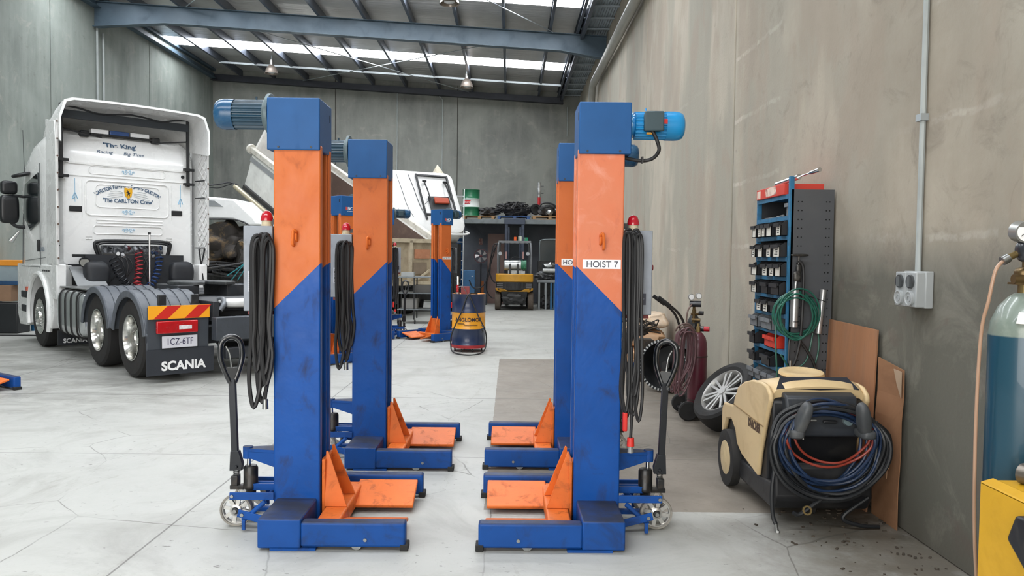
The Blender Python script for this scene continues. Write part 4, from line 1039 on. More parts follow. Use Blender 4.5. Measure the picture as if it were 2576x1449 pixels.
# red printed box on top
RBX=thing('cardboard_box','red printed cardboard box on top of the blue shelving','box',(SX-.02,SY0+.36,2.107),R(0))
MB().box(0,.30,-.30,.34,0,.082).build('carton',mat('carton_red','#c2392b',.55,vary=.05),RBX,bevel=.004)
m=MB(); m.prism([(-.0015,.10,.01),(-.0015,-.02,.012),(-.0015,-.14,.02),(-.0015,-.12,.075),(-.0015,.0,.078),(-.0015,.12,.07)],(.001,0,0)); m.build('printed_patch',mat('print_cream','#d8c3b4',.6,dirt='#8a3a30',da=.8,ds=9,th=(.48,.6)),RBX)
MB().box(-.0015,0,.24,.32,.008,.068).build('printed_patch',mat('print_cream','#d8c3b4',.6,dirt='#8a3a30',da=.8,ds=9,th=(.48,.6)),RBX)
cy=thing('chrome_tool','chrome tool with a long shaft lying on the red box','tool',(SX+.03,SY0+.25,2.192))
MB().cyl((0,0.12,.018),(.05,-.22,.045),.018,.021,seg=16).build('barrel',CHR(),cy); MB().cyl((.05,-.22,.045),(.075,-.38,.058),.006,seg=8).cyl((.075,-.38,.058),(.09,-.50,.067),.013,.016,seg=14).build('shaft',CHR(),cy)
# --- things hung on the end panel (plane Y=5.70)
YP=SY0-.02
def px(xp,yp,Y=YP):   # point on the panel plane from its measured place
    s=FPX/Y; return ((xp-1282)/s, 1.62+((646+.0115*(xp-1282))-yp)/s)
hc=MB(); rnd=random.Random(11)
cx,cz=px(1997,788)
for k in range(7):
    a=cx+rnd.uniform(-.012,.02); c=cz+rnd.uniform(-.03,.01); rx=.145+rnd.uniform(-.03,.025); rz=.165+rnd.uniform(-.02,.03); n_=16
    hc.tube([(a+rx*math.cos(2*PI*q/n_),YP-.045-.008*k+.006*math.sin(q),c+rz*math.sin(2*PI*q/n_)) for q in range(n_)],.0062,7,k=3,closed=True)
hc.tube([(cx+.10,YP-.04,cz+.1),(cx+.17,YP-.03,cz-.1),(cx+.18,YP-.03,cz-.3),(cx+.08,YP-.03,cz-.62),(cx+.03,YP-.03,cz-.8)],.0062,7)
hc.tube([(cx-.12,YP-.04,cz+.1),(cx-.14,YP-.05,cz-.15),(cx-.12,YP-.05,cz-.5),(cx-.12,YP-.06,cz-.75)],.0062,7)
hc.tube([(cx+.14,YP-.04,cz-.12),(cx+.09,YP-.05,cz-.34),(cx-.02,YP-.05,cz-.40),(cx-.10,YP-.05,cz-.30)],.0062,7)
tag(hc.build('air_hose',mat('hose_green','#1f5a4c',.4,vary=.1)),'green air hose coiled and hung on the charcoal shelf end panel','hose')
g=thing('grease_gun','silver barrel grease gun with T handle hanging on the shelf end panel','grease gun',(*[px(1994,768)[0]],YP-.06,px(1994,768)[1]))
MB().cyl((-.005,0,-.155),(.0,0,.115),.029,seg=20).build('barrel',mat('barrel_silver','#b4b5b6',.3,.7,dirt='#85827c',da=.5,ds=12),g)
for z in (.06,-.115): MB().cyl((0,0,z-.003),(0,0,z+.003),.031,seg=20).build('barrel_tie',BLK(),g)
MB().cyl((.0,0,.115),(.006,0,.19),.013,seg=12).build('neck',STL(),g)
MB().pillow((.008,0,.215),(.030,.022,.04),e=.7).pillow((.02,0,.27),(.02,.018,.035),e=.7).build('pump_head',mat('greasy_metal','#3b3a38',.35,.6,dirt='#7a7872',da=.7,ds=25),g)
MB().cyl((.02,0,.29),(.022,0,.375),.008,seg=8).pillow((.025,0,.37),(.065,.012,.010),e=.7).build('t_handle',mat('greasy_metal','#3b3a38',.35,.6),g)
MB().tube([(.02,-.01,.33),(.05,-.01,.28),(.055,-.01,.12),(.05,-.01,-.10),(.04,-.01,-.26),(.01,-.01,-.40),(-.02,0,-.46)],.012,8).tube([(.03,0,-.24),(.10,0,-.33),(.16,0,-.45),(.15,0,-.58),(.09,0,-.66),(.03,0,-.665)],.011,8).build('delivery_hose',CABL(),g)
MB().tube([(-.03,-.02,-.40),(-.03,-.02,-.52),(-.032,-.02,-.64),(-.01,-.02,-.672),(.08,-.02,-.665)],.010,8).build('spout',STL(),g)
MB().tube([(-.035,-.0,-.42),(-.035,-.0,-.3),(-.03,0,-.25),(-.01,0,-.22)],.009,8).build('spout_hose',BLK(),g)
x_,z_=px(2068,728); x2,z2=px(2062,838)
MB_=MB().cyl((x_,YP-.035,z_),(x2-.012,YP-.035,z2),.021,seg=18); tag(MB_.build('metal_tube',mat('barrel_silver','#b4b5b6',.3,.7)),'bare silver tube tied upright to the right side of the shelf end panel','tube')
m=MB(); m.tube([(cx-.03,YP-.075,px(0,722)[1]),(cx+.08,YP-.05,px(0,720)[1]+.0),(x_+.02,YP-.058,px(0,735)[1])],.003,5); m.tube([(cx-.02,YP-.08,px(0,800)[1]),(cx+.08,YP-.06,px(0,803)[1]),(cx+.16,YP-.05,px(0,818)[1])],.003,5)
tag(m.build('tie_wire',BLK()),'thin black tie wires around the silver tubes on the shelf end panel','wire')
# --- plywood and cardboard leaning on the wall
PLY=mat('plywood','#966a4b',.6,dirt='#7a6455',da=.5,ds=2.2,stretch=(1,3,.5),vary=.1,th=(.45,.7))
m=MB(); m.prism([(2.315,4.94,.0),(2.315,5.69,.0),(2.355,5.69,1.19),(2.355,4.94,1.18)],(.012,0,0)); tag(m.build('plywood_sheet',PLY,bevel=.001),'brown plywood sheet leaning on the right wall behind the pressure washer','board')
CBD=mat('cardboard','#8d6648',.8,dirt='#6d4e38',da=.5,ds=3,vary=.1)
m=MB(); P0=(2.345,4.60); zz=[0,.22,.45,.66,.80,.97]
for i in range(5):
    o=.006*(i%2)
    m.prism([(2.345-o+.004*i,4.60,zz[i]),(2.345-o+.004*i,4.925,zz[i]),(2.349-.006+o+.004*i,4.925,zz[i+1]+(.04 if i==4 else 0)),(2.349-.006+o+.004*i,4.60,zz[i+1])],(.006,0,0))
cb=m.build('cardboard_sheet',CBD); tag(cb,'creased flattened cardboard leaning on the wall nearer than the plywood','cardboard')
MB().prism([(2.352,4.605,.90),(2.352,4.605,.96),(2.352,4.70,.965),(2.352,4.66,.88),(2.352,4.605,.80)],(-.004,0,0)).build('torn_flap',mat('card_light','#a08a74',.8),cb)
MB().prism([(2.340,4.74,.33),(2.335,4.76,.36),(2.335,4.71,.37),(2.335,4.69,.35),(2.34,4.72,.33),(2.34,4.725,.28)],(-.006,0,0)).build('torn_hole',mat('card_light2','#ad8a6c',.8),cb)
# --- power outlets
O=thing('power_outlet','grey four-gang industrial power outlet on the right wall','power outlet',(2.29,4.36,1.36))
bx_=mat('outlet_grey','#9fa3a4',.4,vary=.05)
MB().box(0,.098,0,.115,0,.20).box(0,.098,.118,.235,0,.20).box(.05,.098,-.006,.24,-.005,.205).build('housing',bx_,O,bevel=.006)
for i,y in enumerate((.057,.177)):
    MB().cyl((0,y,.145),(-.012,y,.145),.04,.038,seg=24).build('switch',mat('switch_smoke','#3c3f41',.2,coat=.4),O)
    MB().box(-.022,-.01,y-.006,y+.006,.115,.175).build('toggle',mat('switch_grip','#606466',.4),O)
    MB().lathe([(.044,0),(.044,.014),(.036,.016),(.034,.010),(0,.010)],28,basis((0,y,.05),(0,0,1),(0,1,0))).build('socket_cover',bx_,O)
    MB().lathe([(.02,.0),(.02,.013),(.014,.013)],20,basis((0,y,.05),(0,0,1),(0,1,0))).build('socket_ring',bx_,O)
# --- pressure washer
CRM=mat('washer_cream','#cdb489',.42,dirt='#a08462',da=.5,ds=4,vary=.05,th=(.5,.8)); WBK=mat('washer_black','#1c1d20',.45,dirt='#35332f',da=.6,ds=6)
WR=R(0); Wt=thing('pressure_washer','cream and black hot water pressure washer on wheels beside the plywood','pressure washer',(1.92,5.15,0))
def L(y,z): return (y-5.15,z)
prof=[L(*q) for q in ((5.74,.30),(5.74,.52),(5.70,.565),(5.46,.585),(5.44,.64),(5.36,.735),(5.22,.795),(5.05,.835),(4.86,.85),(4.77,.84),(4.71,.80),(4.70,.76),(4.735,.70),(4.80,.55),(4.86,.40),(4.90,.24),(5.25,.29),(5.36,.34),(5.40,.42),(5.50,.48),(5.62,.46),(5.68,.36))]
for s in (-1,1):
    x0,x1=(-.325,-.295) if s<0 else (.265,.295)
    m=MB(); m.prism([(x0,y,z) for y,z in prof],(x1-x0,0,0)); o=m.build('side_cover',CRM,Wt,bevel=.012,seg=2)
    MB().bar((x0 if s<0 else x1,5.44-5.15,.60),(x0 if s<0 else x1,4.80-5.15,.58),.008,.006).build('cover_seam',mat('seam_tan','#8d744f',.6),o)
    if s<0:
        text('cover_text','KÄRCHER',.075,mat('text_brown','#4d3a2c',.6),basis((-.3265,4.98-5.15,.545),(0,-1,0),(0,0,1)),o,bold=.0035,sx=.72)
# hood between the sides
hood=[L(*q) for q in ((5.44,.60),(5.40,.70),(5.30,.765),(5.16,.81),(5.0,.845),(4.86,.86),(4.78,.85),(4.74,.82))]
rs=[]
for x,f in ((-.30,.95),(-.27,1.0),(-.15,1.02),(0,1.03),(.15,1.02),(.25,1.0),(.28,.95)):
    rs.append([Vector((x,y,z*f if z>.7 else z)) for y,z in hood]+[Vector((x,y+.01,(z*f if z>.7 else z)-.05)) for y,z in reversed(hood)])
m=MB(); m.rings(rs); hd=m.build('hood',CRM,Wt,ang=50)
MB().lathe([(.12,.0),(.135,.012),(.13,.03),(.10,.036),(.09,.03),(0,.03)],32,Matrix.Translation((.02,-.04,.855))@Matrix.Rotation(R(6),4,'X')@Matrix.Diagonal((1.1,1.0,1,1))).build('filler_cap',CRM,hd)
MB().prism([(-.27,4.745-5.15,.82),(.24,4.745-5.15,.82),(.20,4.83-5.15,.882),(-.22,4.83-5.15,.882)],(0,-.004,.008)).build('hood_opening',mat('slot_dark','#191c26',.8),hd)
# dark inner body
m=MB(); m.prism([(-.295,y,z) for y,z in [L(*q) for q in ((5.70,.18),(5.70,.50),(5.44,.56),(5.36,.70),(4.80,.80),(4.73,.75),(4.72,.60),(4.80,.50),(4.80,.18))]],(.56,0,0)); m.build('inner_body',WBK,Wt,bevel=.01)
MB().prism([(-.31,y,z) for y,z in [L(*q) for q in ((5.62,.14),(5.60,.24),(4.92,.24),(4.70,.26),(4.68,.40),(4.64,.38),(4.62,.18),(4.68,.10),(5.5,.10))]],(.60,0,0)).build('chassis_tub',WBK,Wt,bevel=.03,seg=3)
cp=MB().prism([(-.235,y,z) for y,z in [L(*q) for q in ((4.78,.82),(4.68,.79),(4.62,.60),(4.63,.555),(4.78,.56))]],(.44,0,0)).build('control_panel',mat('panel_slate','#2c3036',.4,dirt='#4c4c48',da=.6,ds=7),Wt,bevel=.015)
MB().cyl((.125,-.535,.66),(.125,-.517,.655),.03,seg=20).build('gauge',mat('gauge_face','#6f8084',.2,coat=.4),cp)
MB().box(-.03,.05,-.555,-.53,.645,.662).build('selector_knob',BLK(),cp,bevel=.004)
for s in (-1,1):
    m=MB(); xx=-.195 if s<0 else .165
    m.pillow((xx,-.645,.685),(.037,.05,.115),M=Matrix.Rotation(R(-14*s),4,'Y')@Matrix.Rotation(R(16),4,'X'),e=.75,amp=0)
    m.pillow((xx+.03*s,-.60,.60),(.045,.08,.03),e=.6,amp=0)
    m.build('hose_horn',mat('horn_grey','#484b4e',.45,dirt='#5c5b57',da=.5,ds=12),Wt)
MB().tube([(-.12,-.55,.66),(-.16,-.56,.62),(-.155,-.56,.55)],.006,6).tube([(-.16,-.56,.665),(-.08,-.56,.665)],.006,6).build('wire_clip',STL(),Wt)
for s in (-1,1):
    M=basis((-.325 if s<0 else .30,.37,.20),(0,1,0),(0,0,1))
    wz=MB().lathe([(.12,-.03),(.17,-.035),(.198,-.03),(.20,0),(.198,.03),(.17,.035),(.12,.03)],36,M@Matrix.Translation((0,0,0)),closed=True).build('wheel',RUB(),Wt)
    MB().lathe([(0,-.03*s*-1 if False else (.042 if s>0 else -.042)),(.06,(.042 if s>0 else -.042)),(.12,(.032 if s>0 else -.032)),(.125,0)],32,M).build('wheel_disc',mat('disc_cream','#c9b48c',.5,dirt='#a39070',da=.5,ds=8),wz)
cs=MB().cyl((.0,-.25,.045),(.04,-.25,.045),.045,seg=20).build('castor',RUB(),Wt); MB().box(-.01,.05,-.28,-.20,.05,.12).build('castor_fork',BLK(),cs)
# hoses hung over the horns
rnd=random.Random(21)
def loops(name,mt,n,r,cx,cz,rx,rz,y0,label,j=.02,extra=()):
    m=MB()
    for k in range(n):
        a=cx+rnd.uniform(-j,j); c=cz+rnd.uniform(-j,j); X=rx+rnd.uniform(-j,j)*1.3; Z=rz+rnd.uniform(-j,j)*1.3; N=18
        m.tube([(a+X*math.cos(2*PI*q/N),y0-.012*k+.012*math.sin(q*1.7+k)+( .05 if math.sin(2*PI*q/N)>.6 else 0),c+Z*math.sin(2*PI*q/N)*(1 if math.sin(2*PI*q/N)<0 else .74)) for q in range(N)],r,8,k=3,closed=True)
    for e in extra: m.tube(e,r,8)
    return tag(m.build(name,mt),label,'hose')
X0=1.92
loops('pressure_hose',mat('hose_black','#1d1f22',.45,vary=.1),7,.0125,X0-.01,.535,.315,.31,4.585,'thick black high pressure hose coiled over the washer horns',.022,
  extra=[[(X0-.32,4.56,.50),(X0-.345,4.56,.25),(X0-.335,4.56,.10),(X0-.32,4.55,.05)],[(X0+.27,4.58,.66),(X0+.36,4.60,.58),(X0+.385,4.62,.45),(X0+.375,4.64,.38)],[(X0+.02,4.55,.25),(X0-.1,4.53,.18),(X0-.19,4.52,.12),(X0-.23,4.52,.13)],[(X0+.25,4.6,.2),(X0+.1,4.6,.08),(X0+.2,4.6,.03),(X0+.33,4.62,.015)]])
loops('air_hose',mat('hose_navy','#182b47',.4,vary=.15),6,.0095,X0-.02,.555,.25,.255,4.57,'dark blue hose coiled inside the black washer hose',.03)
loops('air_hose',mat('hose_red','#8a3527',.4,vary=.1),2,.0075,X0-.02,.60,.235,.20,4.545,'thin orange-red hose coiled on the front of the washer',.02)
for i,(p,q,lab) in enumerate((((X0-.32,4.55,.055),(X0-.312,4.55,.0),'brass hose end dangling at the left front of the washer'),((X0+.315,4.58,.47),(X0+.335,4.575,.42),'metal hose end dangling at the right side of the washer'))):
    m=MB(); m.cyl(p,q,.010,.013,seg=10); m.cyl(q,(q[0]+.004,q[1],q[2]-.0+(.02 if q[2]>.1 else .012)),.016,seg=6); tag(m.build('hose_coupling',STL()),lab,'hose fitting')
MB_=MB().lathe([(.018,-.006),(.028,-.006),(.028,.006),(.018,.006)],16,basis((X0-.15,4.515,.145),(1,0,0),(0,.3,1)),closed=True); tag(MB_.build('brass_ring',mat('brass','#8d7a52',.35,.8)),'brass ring on the black lance under the washer hoses','ring')
# --- leaning alloy wheel
nrm=Vector((-.719,-.22,.655)).normalized()
zc=.328
up_=(Vector((0,0,1))-nrm*nrm.z).normalized(); M=Matrix.Identity(4); xa=up_.cross(nrm)
for i in range(3): M[i][0]=xa[i];M[i][1]=up_[i];M[i][2]=nrm[i]
M[0][3],M[1][3],M[2][3]=2.07,7.25,zc
TW_=thing('alloy_wheel','low profile tyre on a silver alloy rim, leaning tilted by the shelving','wheel',M=M)
MB().lathe([(.235,.10),(.27,.118),(.31,.115),(.335,.095),(.342,.05),(.344,0),(.342,-.05),(.335,-.095),(.31,-.115),(.27,-.118),(.235,-.10)],56,closed=True).build('tyre',RUB(),TW_,ang=30)
rimm=mat('rim_silver','#b2b2af',.38,.6,dirt='#5f5a53',da=.5,ds=7,vary=.05)
MB().lathe([(.24,.10),(.232,.105),(.215,.09),(.205,.03),(.20,-.09),(.24,-.10)],48,closed=False).build('rim_barrel',rimm,TW_)
MB().lathe([(0,.0),(.205,-.03)],32).build('rim_back',mat('brake_dust','#171615',.8),TW_)
for k in range(7):
    a=2*PI*k/7+.2; ca,sa=math.cos(a),math.sin(a); m=MB()
    for d in (-1,1):
        p=Vector((.03*ca-d*.012*sa,.03*sa+d*.012*ca,.075)); q=Vector((.222*ca-d*.034*sa,.222*sa+d*.034*ca,.085)); m.bar(p,q,.024,.02)
    m.build('spoke',rimm,TW_)['label']='silver double spoke'
MB().cyl((0,0,.05),(0,0,.095),.045,.038,seg=24).build('hub_cap',rimm,TW_)
# --- gas bottle trolley
G=thing('gas_trolley','two-wheeled welding gas trolley with black handles by the right wall','trolley',(1.86,7.95,0))
for y,x in ((-.25,-.06),(.22,-.03)):
    wz=MB().lathe([(.04,-.02),(.085,-.022),(.098,-.012),(.098,.012),(.085,.022),(.04,.02),(.0,.024)],32,basis((x,y,.098),(1,0,0),(0,0,1))).lathe([(.0,-.03),(.03,-.028),(.04,-.02)],20,basis((x,y,.098),(1,0,0),(0,0,1))).build('wheel',RUB(),G)
MB().cyl((-.06,-.25,.098),(-.03,.22,.098),.01,seg=8).build('axle',STL(),G)
m=MB(); m.box(-.08,.2,-.24,.2,.06,.075); m.build('base_tray',mat('tray_black','#222021',.5),G)
for y in (-.14,.13):
    m=MB(); m.tube([(.08,y,.07),(.04,y,.4),(-.04,y,.75),(-.10,y,.98),(-.17,y,1.09),(-.30,y,1.19),(-.34,y,1.215)],.013,10,k=5); m.build('handle_tube',mat('tube_black','#26211f',.35,.3),G)
    MB().cyl((-.24,y,1.145),(-.36,y,1.232),.02,seg=12).build('grip',RUB(),G)
MB().bar((-.0,-.14,.1),(.27,-.16,.04),.03,.01).build('side_strut',mat('strut_red','#4a2a28',.5),G)
MB().box(-.05,.05,-.14,.13,.70,.88).build('tool_tray',mat('tray_grey','#2f3338',.5),G)
def bottle(name,loc,r,h,mt,label,neck=True):
    t=thing(name,label,'gas bottle',loc); m=MB()
    m.lathe([(0,0),(r*.9,0),(r,.02),(r,h-.16),(r*.96,h-.11),(r*.8,h-.05),(r*.5,h-.01),(.035,h),(0,h)],32); m.build('bottle_body',mt,t)
    m=MB(); m.cyl((0,0,h),(0,0,h+.06),.022,seg=12); m.cyl((0,0,h+.06),(0,0,h+.09),.014,seg=8); m.build('valve',mat('brass','#8d7a52',.35,.8),t); return t
MAR=mat('bottle_maroon','#571d2c',.4,dirt='#3a1f22',da=.6,ds=7,coat=.2)
b1=bottle('gas_bottle',(1.915,7.83,.078),.095,.80,MAR,'maroon acetylene bottle strapped on the gas trolley')
for z in (.12,.56): MB().lathe([(.097,-.008),(.099,0),(.097,.008)],28,Matrix.Translation((0,0,z))).build('strap',mat('strap_dark','#3a2626',.5),b1)
b2=bottle('gas_bottle',(1.92,8.04,.078),.075,.96,mat('bottle_black','#1d1d1f',.4,coat=.2),'black oxygen bottle behind the maroon bottle on the trolley')
rg=thing('gas_regulator','pair of gauges and regulator on top of the trolley bottles','regulator',(1.885,7.90,1.02))
brs=mat('brass_dark','#6d5a3c',.4,.7,dirt='#2c2722',da=.6,ds=20)
MB().cyl((0,0,-.05),(0,0,.12),.015,seg=10).cyl((-.03,0,.04),(.05,0,.04),.013,seg=10).cyl((-.02,.0,-.02),(.06,-.03,-.02),.018,seg=10).build('manifold',brs,rg)
MB().cyl((-.05,-.02,.145),(.06,-.05,.145),.032,seg=18).build('regulator_body',mat('reg_black','#22242a',.3,coat=.4),rg)
for x,z in ((-.04,.215),(.035,.225)):
    q=MB().cyl((x,-.02,z),(x,-.055,z),.031,seg=22).build('gauge',mat('gauge_rim','#9a9b98',.3,.6),rg); MB().cyl((x,-.056,z),(x,-.057,z),.026,seg=22).build('gauge_dial',WHT(),q)
MB().cyl((.03,0,-.11),(.10,-.03,-.11),.028,seg=16).build('lower_regulator',mat('reg_black','#22242a',.3,coat=.4),rg)
MB().cyl((.10,-.03,-.11),(.15,-.05,-.11),.026,seg=16).build('red_cap',mat('cap_red','#b8202c',.35),rg)
MB().cyl((.05,-.01,.05),(.09,-.03,.05),.022,seg=12).build('tap',BLK(),rg)
m=MB(); rnd=random.Random(31)
for k in range(9):
    yy=7.66-.006*k; c=1.755+rnd.uniform(-.05,.04)
    m.tube([(c,yy,.92+rnd.uniform(-.03,.03)),(c+.06,yy,.86),(c+.05+.02*rnd.random(),yy,.6),(c-.02,yy-.01,.36+rnd.uniform(-.06,.08)),(c-.09,yy-.01,.34+rnd.uniform(-.06,.08)),(c-.07,yy,.6),(c-.05,yy,.86)],.0085,7,k=4,closed=True)
tag(m.build('welding_hose',mat('hose_mauve','#5c3f42',.5,vary=.25)),'mauve twin welding hose hung in loops on the gas trolley','hose')
m=MB()
for k in range(3): m.tube([(1.66+.03*k,7.72,.90-.02*k),(1.70+.02*k,7.70,.96-.02*k),(1.79,7.70,.97-.02*k),(1.86,7.72,.90)],.009,7)
m.tube([(1.86,7.86,1.17),(1.80,7.8,1.10),(1.79,7.8,.98),(1.82,7.74,.90)],.008,7)
tag(m.build('welding_hose',mat('hose_grey_brown','#6b5751',.5,vary=.2)),'short looped hoses lying over the top tray of the gas trolley','hose')
# --- open black housing lying on its side
nn=Vector((-.55,-.82,.12)).normalized(); up_=(Vector((0,0,1))-nn*nn.z).normalized(); xa=up_.cross(nn); M=Matrix.Identity(4)
for i in range(3): M[i][0]=xa[i];M[i][1]=up_[i];M[i][2]=nn[i]
M[0][3],M[1][3],M[2][3]=1.88,9.35,.33
DH=thing('flywheel_housing','open black round drum lying on its side with a white toothed rim','drum',M=M)
MB().lathe([(0,-.30),(.22,-.30),(.27,-.22),(.295,0),(.315,0),(.315,.02),(.28,.02),(.265,-.05),(.24,-.24),(0,-.26)],48).build('drum_shell',BLK(),DH)
m=MB()
for k in range(44):
    a=2*PI*k/44; m.box(.285,.312,-.009,.009,.018,.024,Matrix.Rotation(a,4,'Z'))
m.build('toothed_rim',mat('rim_white','#c3c4c2',.4,.3),DH)['kind']='stuff'
MB().cyl((0,0,-.25),(0,0,-.05),.05,seg=20).build('inner_hub',mat('tray_black','#222021',.5),DH)
MB().tube([(-.33,.05,.0),(-.36,-.02,.06),(-.34,-.10,.05)],.02,8).build('blue_lever',BLU,DH)
# --- sacks of absorbent
SK=mat('sack_tan','#d9b18c',.45,dirt='#e1c9ae',da=.6,ds=5,vary=.08,bump=.4,bs=14)
PL=mat('sack_plastic','#dcc2a6',.3,dirt='#e4dccf',da=.7,ds=7,vary=.08,bump=.6,bs=12,coat=.4)
for i,(c,sz,rx,mt,lab) in enumerate((((1.98,11.55,.165),(.33,.42,.16),0,SK,'lowest tan sack of the pile by the right wall'),((2.0,11.5,.455),(.30,.40,.13),R(6),SK,'bulging tan sack lying on the lowest one'),((2.03,11.42,.70),(.28,.36,.11),R(-8),PL,'plastic wrapped tan sack on top of the pile'),((1.38,11.95,.18),(.24,.3,.175),R(3),PL,'plastic wrapped sack at the left of the pile'),((1.38,11.98,.51),(.22,.28,.15),R(5),SK,'tan sack on the left stack of the sack pile'))):
    m=MB(); m.pillow((0,0,0),sz,M=Matrix.Rotation(rx,4,'Y'),e=.55,amp=.035,seed=i*5,n=14); o=m.build('sack',mt); place(o,c); tag(o,lab,'sack','tan sacks stacked by the right wall')
m=MB(); rnd=random.Random(9)
for k in range(10):
    p=Vector((1.80+rnd.uniform(-.12,.12),10.2,.72)); m.tube([p+Vector((rnd.uniform(-.14,.14),rnd.uniform(-.06,.06),rnd.uniform(-.10,.10))) for _ in range(6)],.008,6)
m.blob((1.76,10.25,.66),(.10,.08,.07),.3,4,2,3)
m.box(1.70,1.90,10.12,10.4,0,.55)
tag(m.build('wiring_loom',mat('loom_dark','#2d2723',.6,dirt='#6b5a48',da=.6,ds=20)),'tangled dark wiring on a small stand between drum and sacks','wiring')
# skirting boards lying at the wall foot
m=MB(); m.box(2.345,2.385,8.5,9.35,.0,.16); o=m.build('timber_offcut',mat('pine','#a98f74',.7,dirt='#7d6650',da=.5,ds=6)); tag(o,'pale timber board standing at the wall foot behind the maroon bottle','timber')
m=MB(); m.box(2.30,2.34,8.2,8.9,.0,.07); o=m.build('timber_offcut',mat('pine','#a98f74',.7,dirt='#7d6650',da=.5,ds=6)); tag(o,'low timber board lying in front of the taller board at the wall foot','timber')
# --- gas shielded welder with bottle at the right edge
YEL=mat('welder_yellow','#c99a1d',.45,dirt='#a07a1c',da=.4,ds=3,vary=.05)
V=thing('welder','yellow welding machine cut by the right picture edge','welding machine',(1.655,1.75,0))
m=MB(); m.box(0,.02,0,.93,.10,.855); m.box(.02,.44,.90,.929,.13,.85); m.box(.02,.44,.001,.03,.13,.85); m.box(.44,.46,0,.93,.10,.845); m.box(.02,.44,.002,.928,.10,.13); m.prism([(0,0,.855),(0,.93,.855),(.045,.93,.868),(.045,0,.868)],(0,0,-.01)); m.box(.045,.46,0,.93,.845,.86)
cs_=m.build('cabinet',YEL,V,bevel=.004)
MB().bar((-.002,.93,.355),(-.002,.55,.35),.004,.004).build('panel_seam',mat('seam_ochre','#7e5d14',.6),cs_)
MB().prism([(-.004,.66,.825),(-.004,.80,.80) if False else (-.004,.70,.735),(-.004,.60,.66),(-.004,.45,.66),(-.004,.45,.84)],(-.05,0,0)).build('handle_grip',BLK(),V,bevel=.01)
MB().prism([(-.003,.665,.60),(-.003,.665,.66),(-.003,.50,.655),(-.003,.50,.58),(-.003,.64,.575)],(.01,0,0)).build('side_slot',HOLE,V)
b_=MB().box(-.006,0,.36,.705,.36,.425).build('name_badge',mat('badge_yellow','#d9b23c',.4),V)
text('badge_text','ARCWELD',.045,mat('text_brown','#4d3a2c',.6),basis((-.0065,.68,.393),(0,-1,0),(0,0,1)),b_,align='LEFT',bold=.0015)
MB().cyl((-.001,.58,.40),(-.004,.58,.40),.125,seg=40).build('red_disc',mat('disc_red','#c92722',.4,vary=.02),V)
for y in (.12,.80): MB().cyl((.02,y,.08),(.07,y,.08),.08,seg=24).cyl((.39,y,.08),(.44,y,.08),.08,seg=24).build('wheel',RUB(),V)
MB().box(.02,.5,.93,1.35,.10,.12).build('bottle_shelf',YEL,V)
for x in (.06,.42): MB().cyl((x,1.26,.055),(x+.04,1.26,.055),.055,seg=16).build('castor',RUB(),V)
f_=MB(); f_.cyl((1.78,2.62,.895),(2.1,1.9,.895),.03,seg=18); f_.cyl((1.775,2.64,.895),(1.79,2.60,.895),.036,seg=18); tag(f_.build('spool_tube',mat('tube_pewter','#6e6860',.35,.7)),'dull metal tube lying on top of the yellow welder','tube')
TL=mat('bottle_teal','#14495a',.35,vary=.05,coat=.3)
def teal():
    m,n,b=newmat('bottle_argon'); X=n.xyz(n.coord())
    f=n.ramp(n.math('ADD',X[2],n.math('MULTIPLY',n.noise(n.coord(),40,3),.004)),1.228,1.234)
    out=n.mix(f,hx('#0f3d4f'),n.mix(n.ramp(n.noise(n.coord(),14,6,.7),.5,.7,0,.6),hx('#6f7b72'),hx('#8f988e')))
    n.link(out,b.inputs['Base Color']); b.inputs['Roughness'].default_value=.35; b.inputs['Coat Weight'].default_value=.3; return m
BT=thing('gas_bottle','tall teal gas bottle with grey-green shoulder behind the yellow welder','gas bottle',(1.908,2.86,.122))
MB().lathe([(0,0),(.105,0),(.115,.02),(.115,1.23),(.108,1.28),(.085,1.335),(.055,1.37),(.035,1.385),(0,1.39)],48).build('bottle_body',teal(),BT)
MB().cyl((0,0,1.385),(0,0,1.43),.026,seg=16).build('valve_neck',mat('brass','#8d7a52',.35,.8),BT)
q=MB(); q.prism([(-.085,-.083,1.278),(-.04,-.108,1.275),(-.025,-.090,1.318),(-.066,-.068,1.318)],(-.004,-.006,.002)); q.build('bottle_label',mat('paper_white','#d6d8d4',.5),BT)
rg=thing('gas_regulator','brass regulator with round white gauge on the teal bottle','regulator',(1.908,2.86,1.56))
MB().pillow((0,-.0,.02),(.04,.03,.025),e=.7).cyl((-.06,-.02,.0),(.05,-.02,.0),.017,seg=12).cyl((0,0,.0),(0,0,.14),.014,seg=10).box(-.055,.04,-.03,.02,-.02,-.012).build('valve_body',brs,rg)
MB().pillow((-.03,-.05,.105),(.04,.04,.045),e=.9,amp=0).build('regulator_bell',mat('reg_black','#22242a',.3,coat=.4),rg)
q=MB().cyl((-.055,-.03,.175),(-.055,-.075,.17),.038,seg=28).build('gauge',mat('gauge_rim','#9a9b98',.3,.6),rg)
MB().cyl((-.055,-.0755,.17),(-.055,-.077,.17),.033,seg=28).build('gauge_dial',WHT(),q); MB().bar((-.075,-.0785,.155),(-.045,-.0785,.18),.004,.001).build('needle',INK(),q)
MB().cyl((-.05,-.04,.10),(-.105,-.05,.075),.012,seg=12).build('outlet',mat('brass','#8d7a52',.35,.8),rg)
MB().cyl((-.10,-.05,.078),(-.122,-.05,.065),.017,seg=12).build('hose_clamp',STL(),rg)
MB().tube([(1.908-.115,2.81,1.63),(1.908-.145,2.81,1.59),(1.908-.16,2.82,1.48),(1.908-.165,2.85,1.35),(1.908-.16,2.87,1.0),(1.908-.15,2.87,.6),(1.908-.13,2.86,.3)],.0065,10).build('gas_tube',mat('tube_clear','#c09c82',.25,vary=.05,trans=.3),None)
tag(bpy.data.objects['gas_tube'],'pinkish clear gas tube hanging down beside the teal bottle','tube')
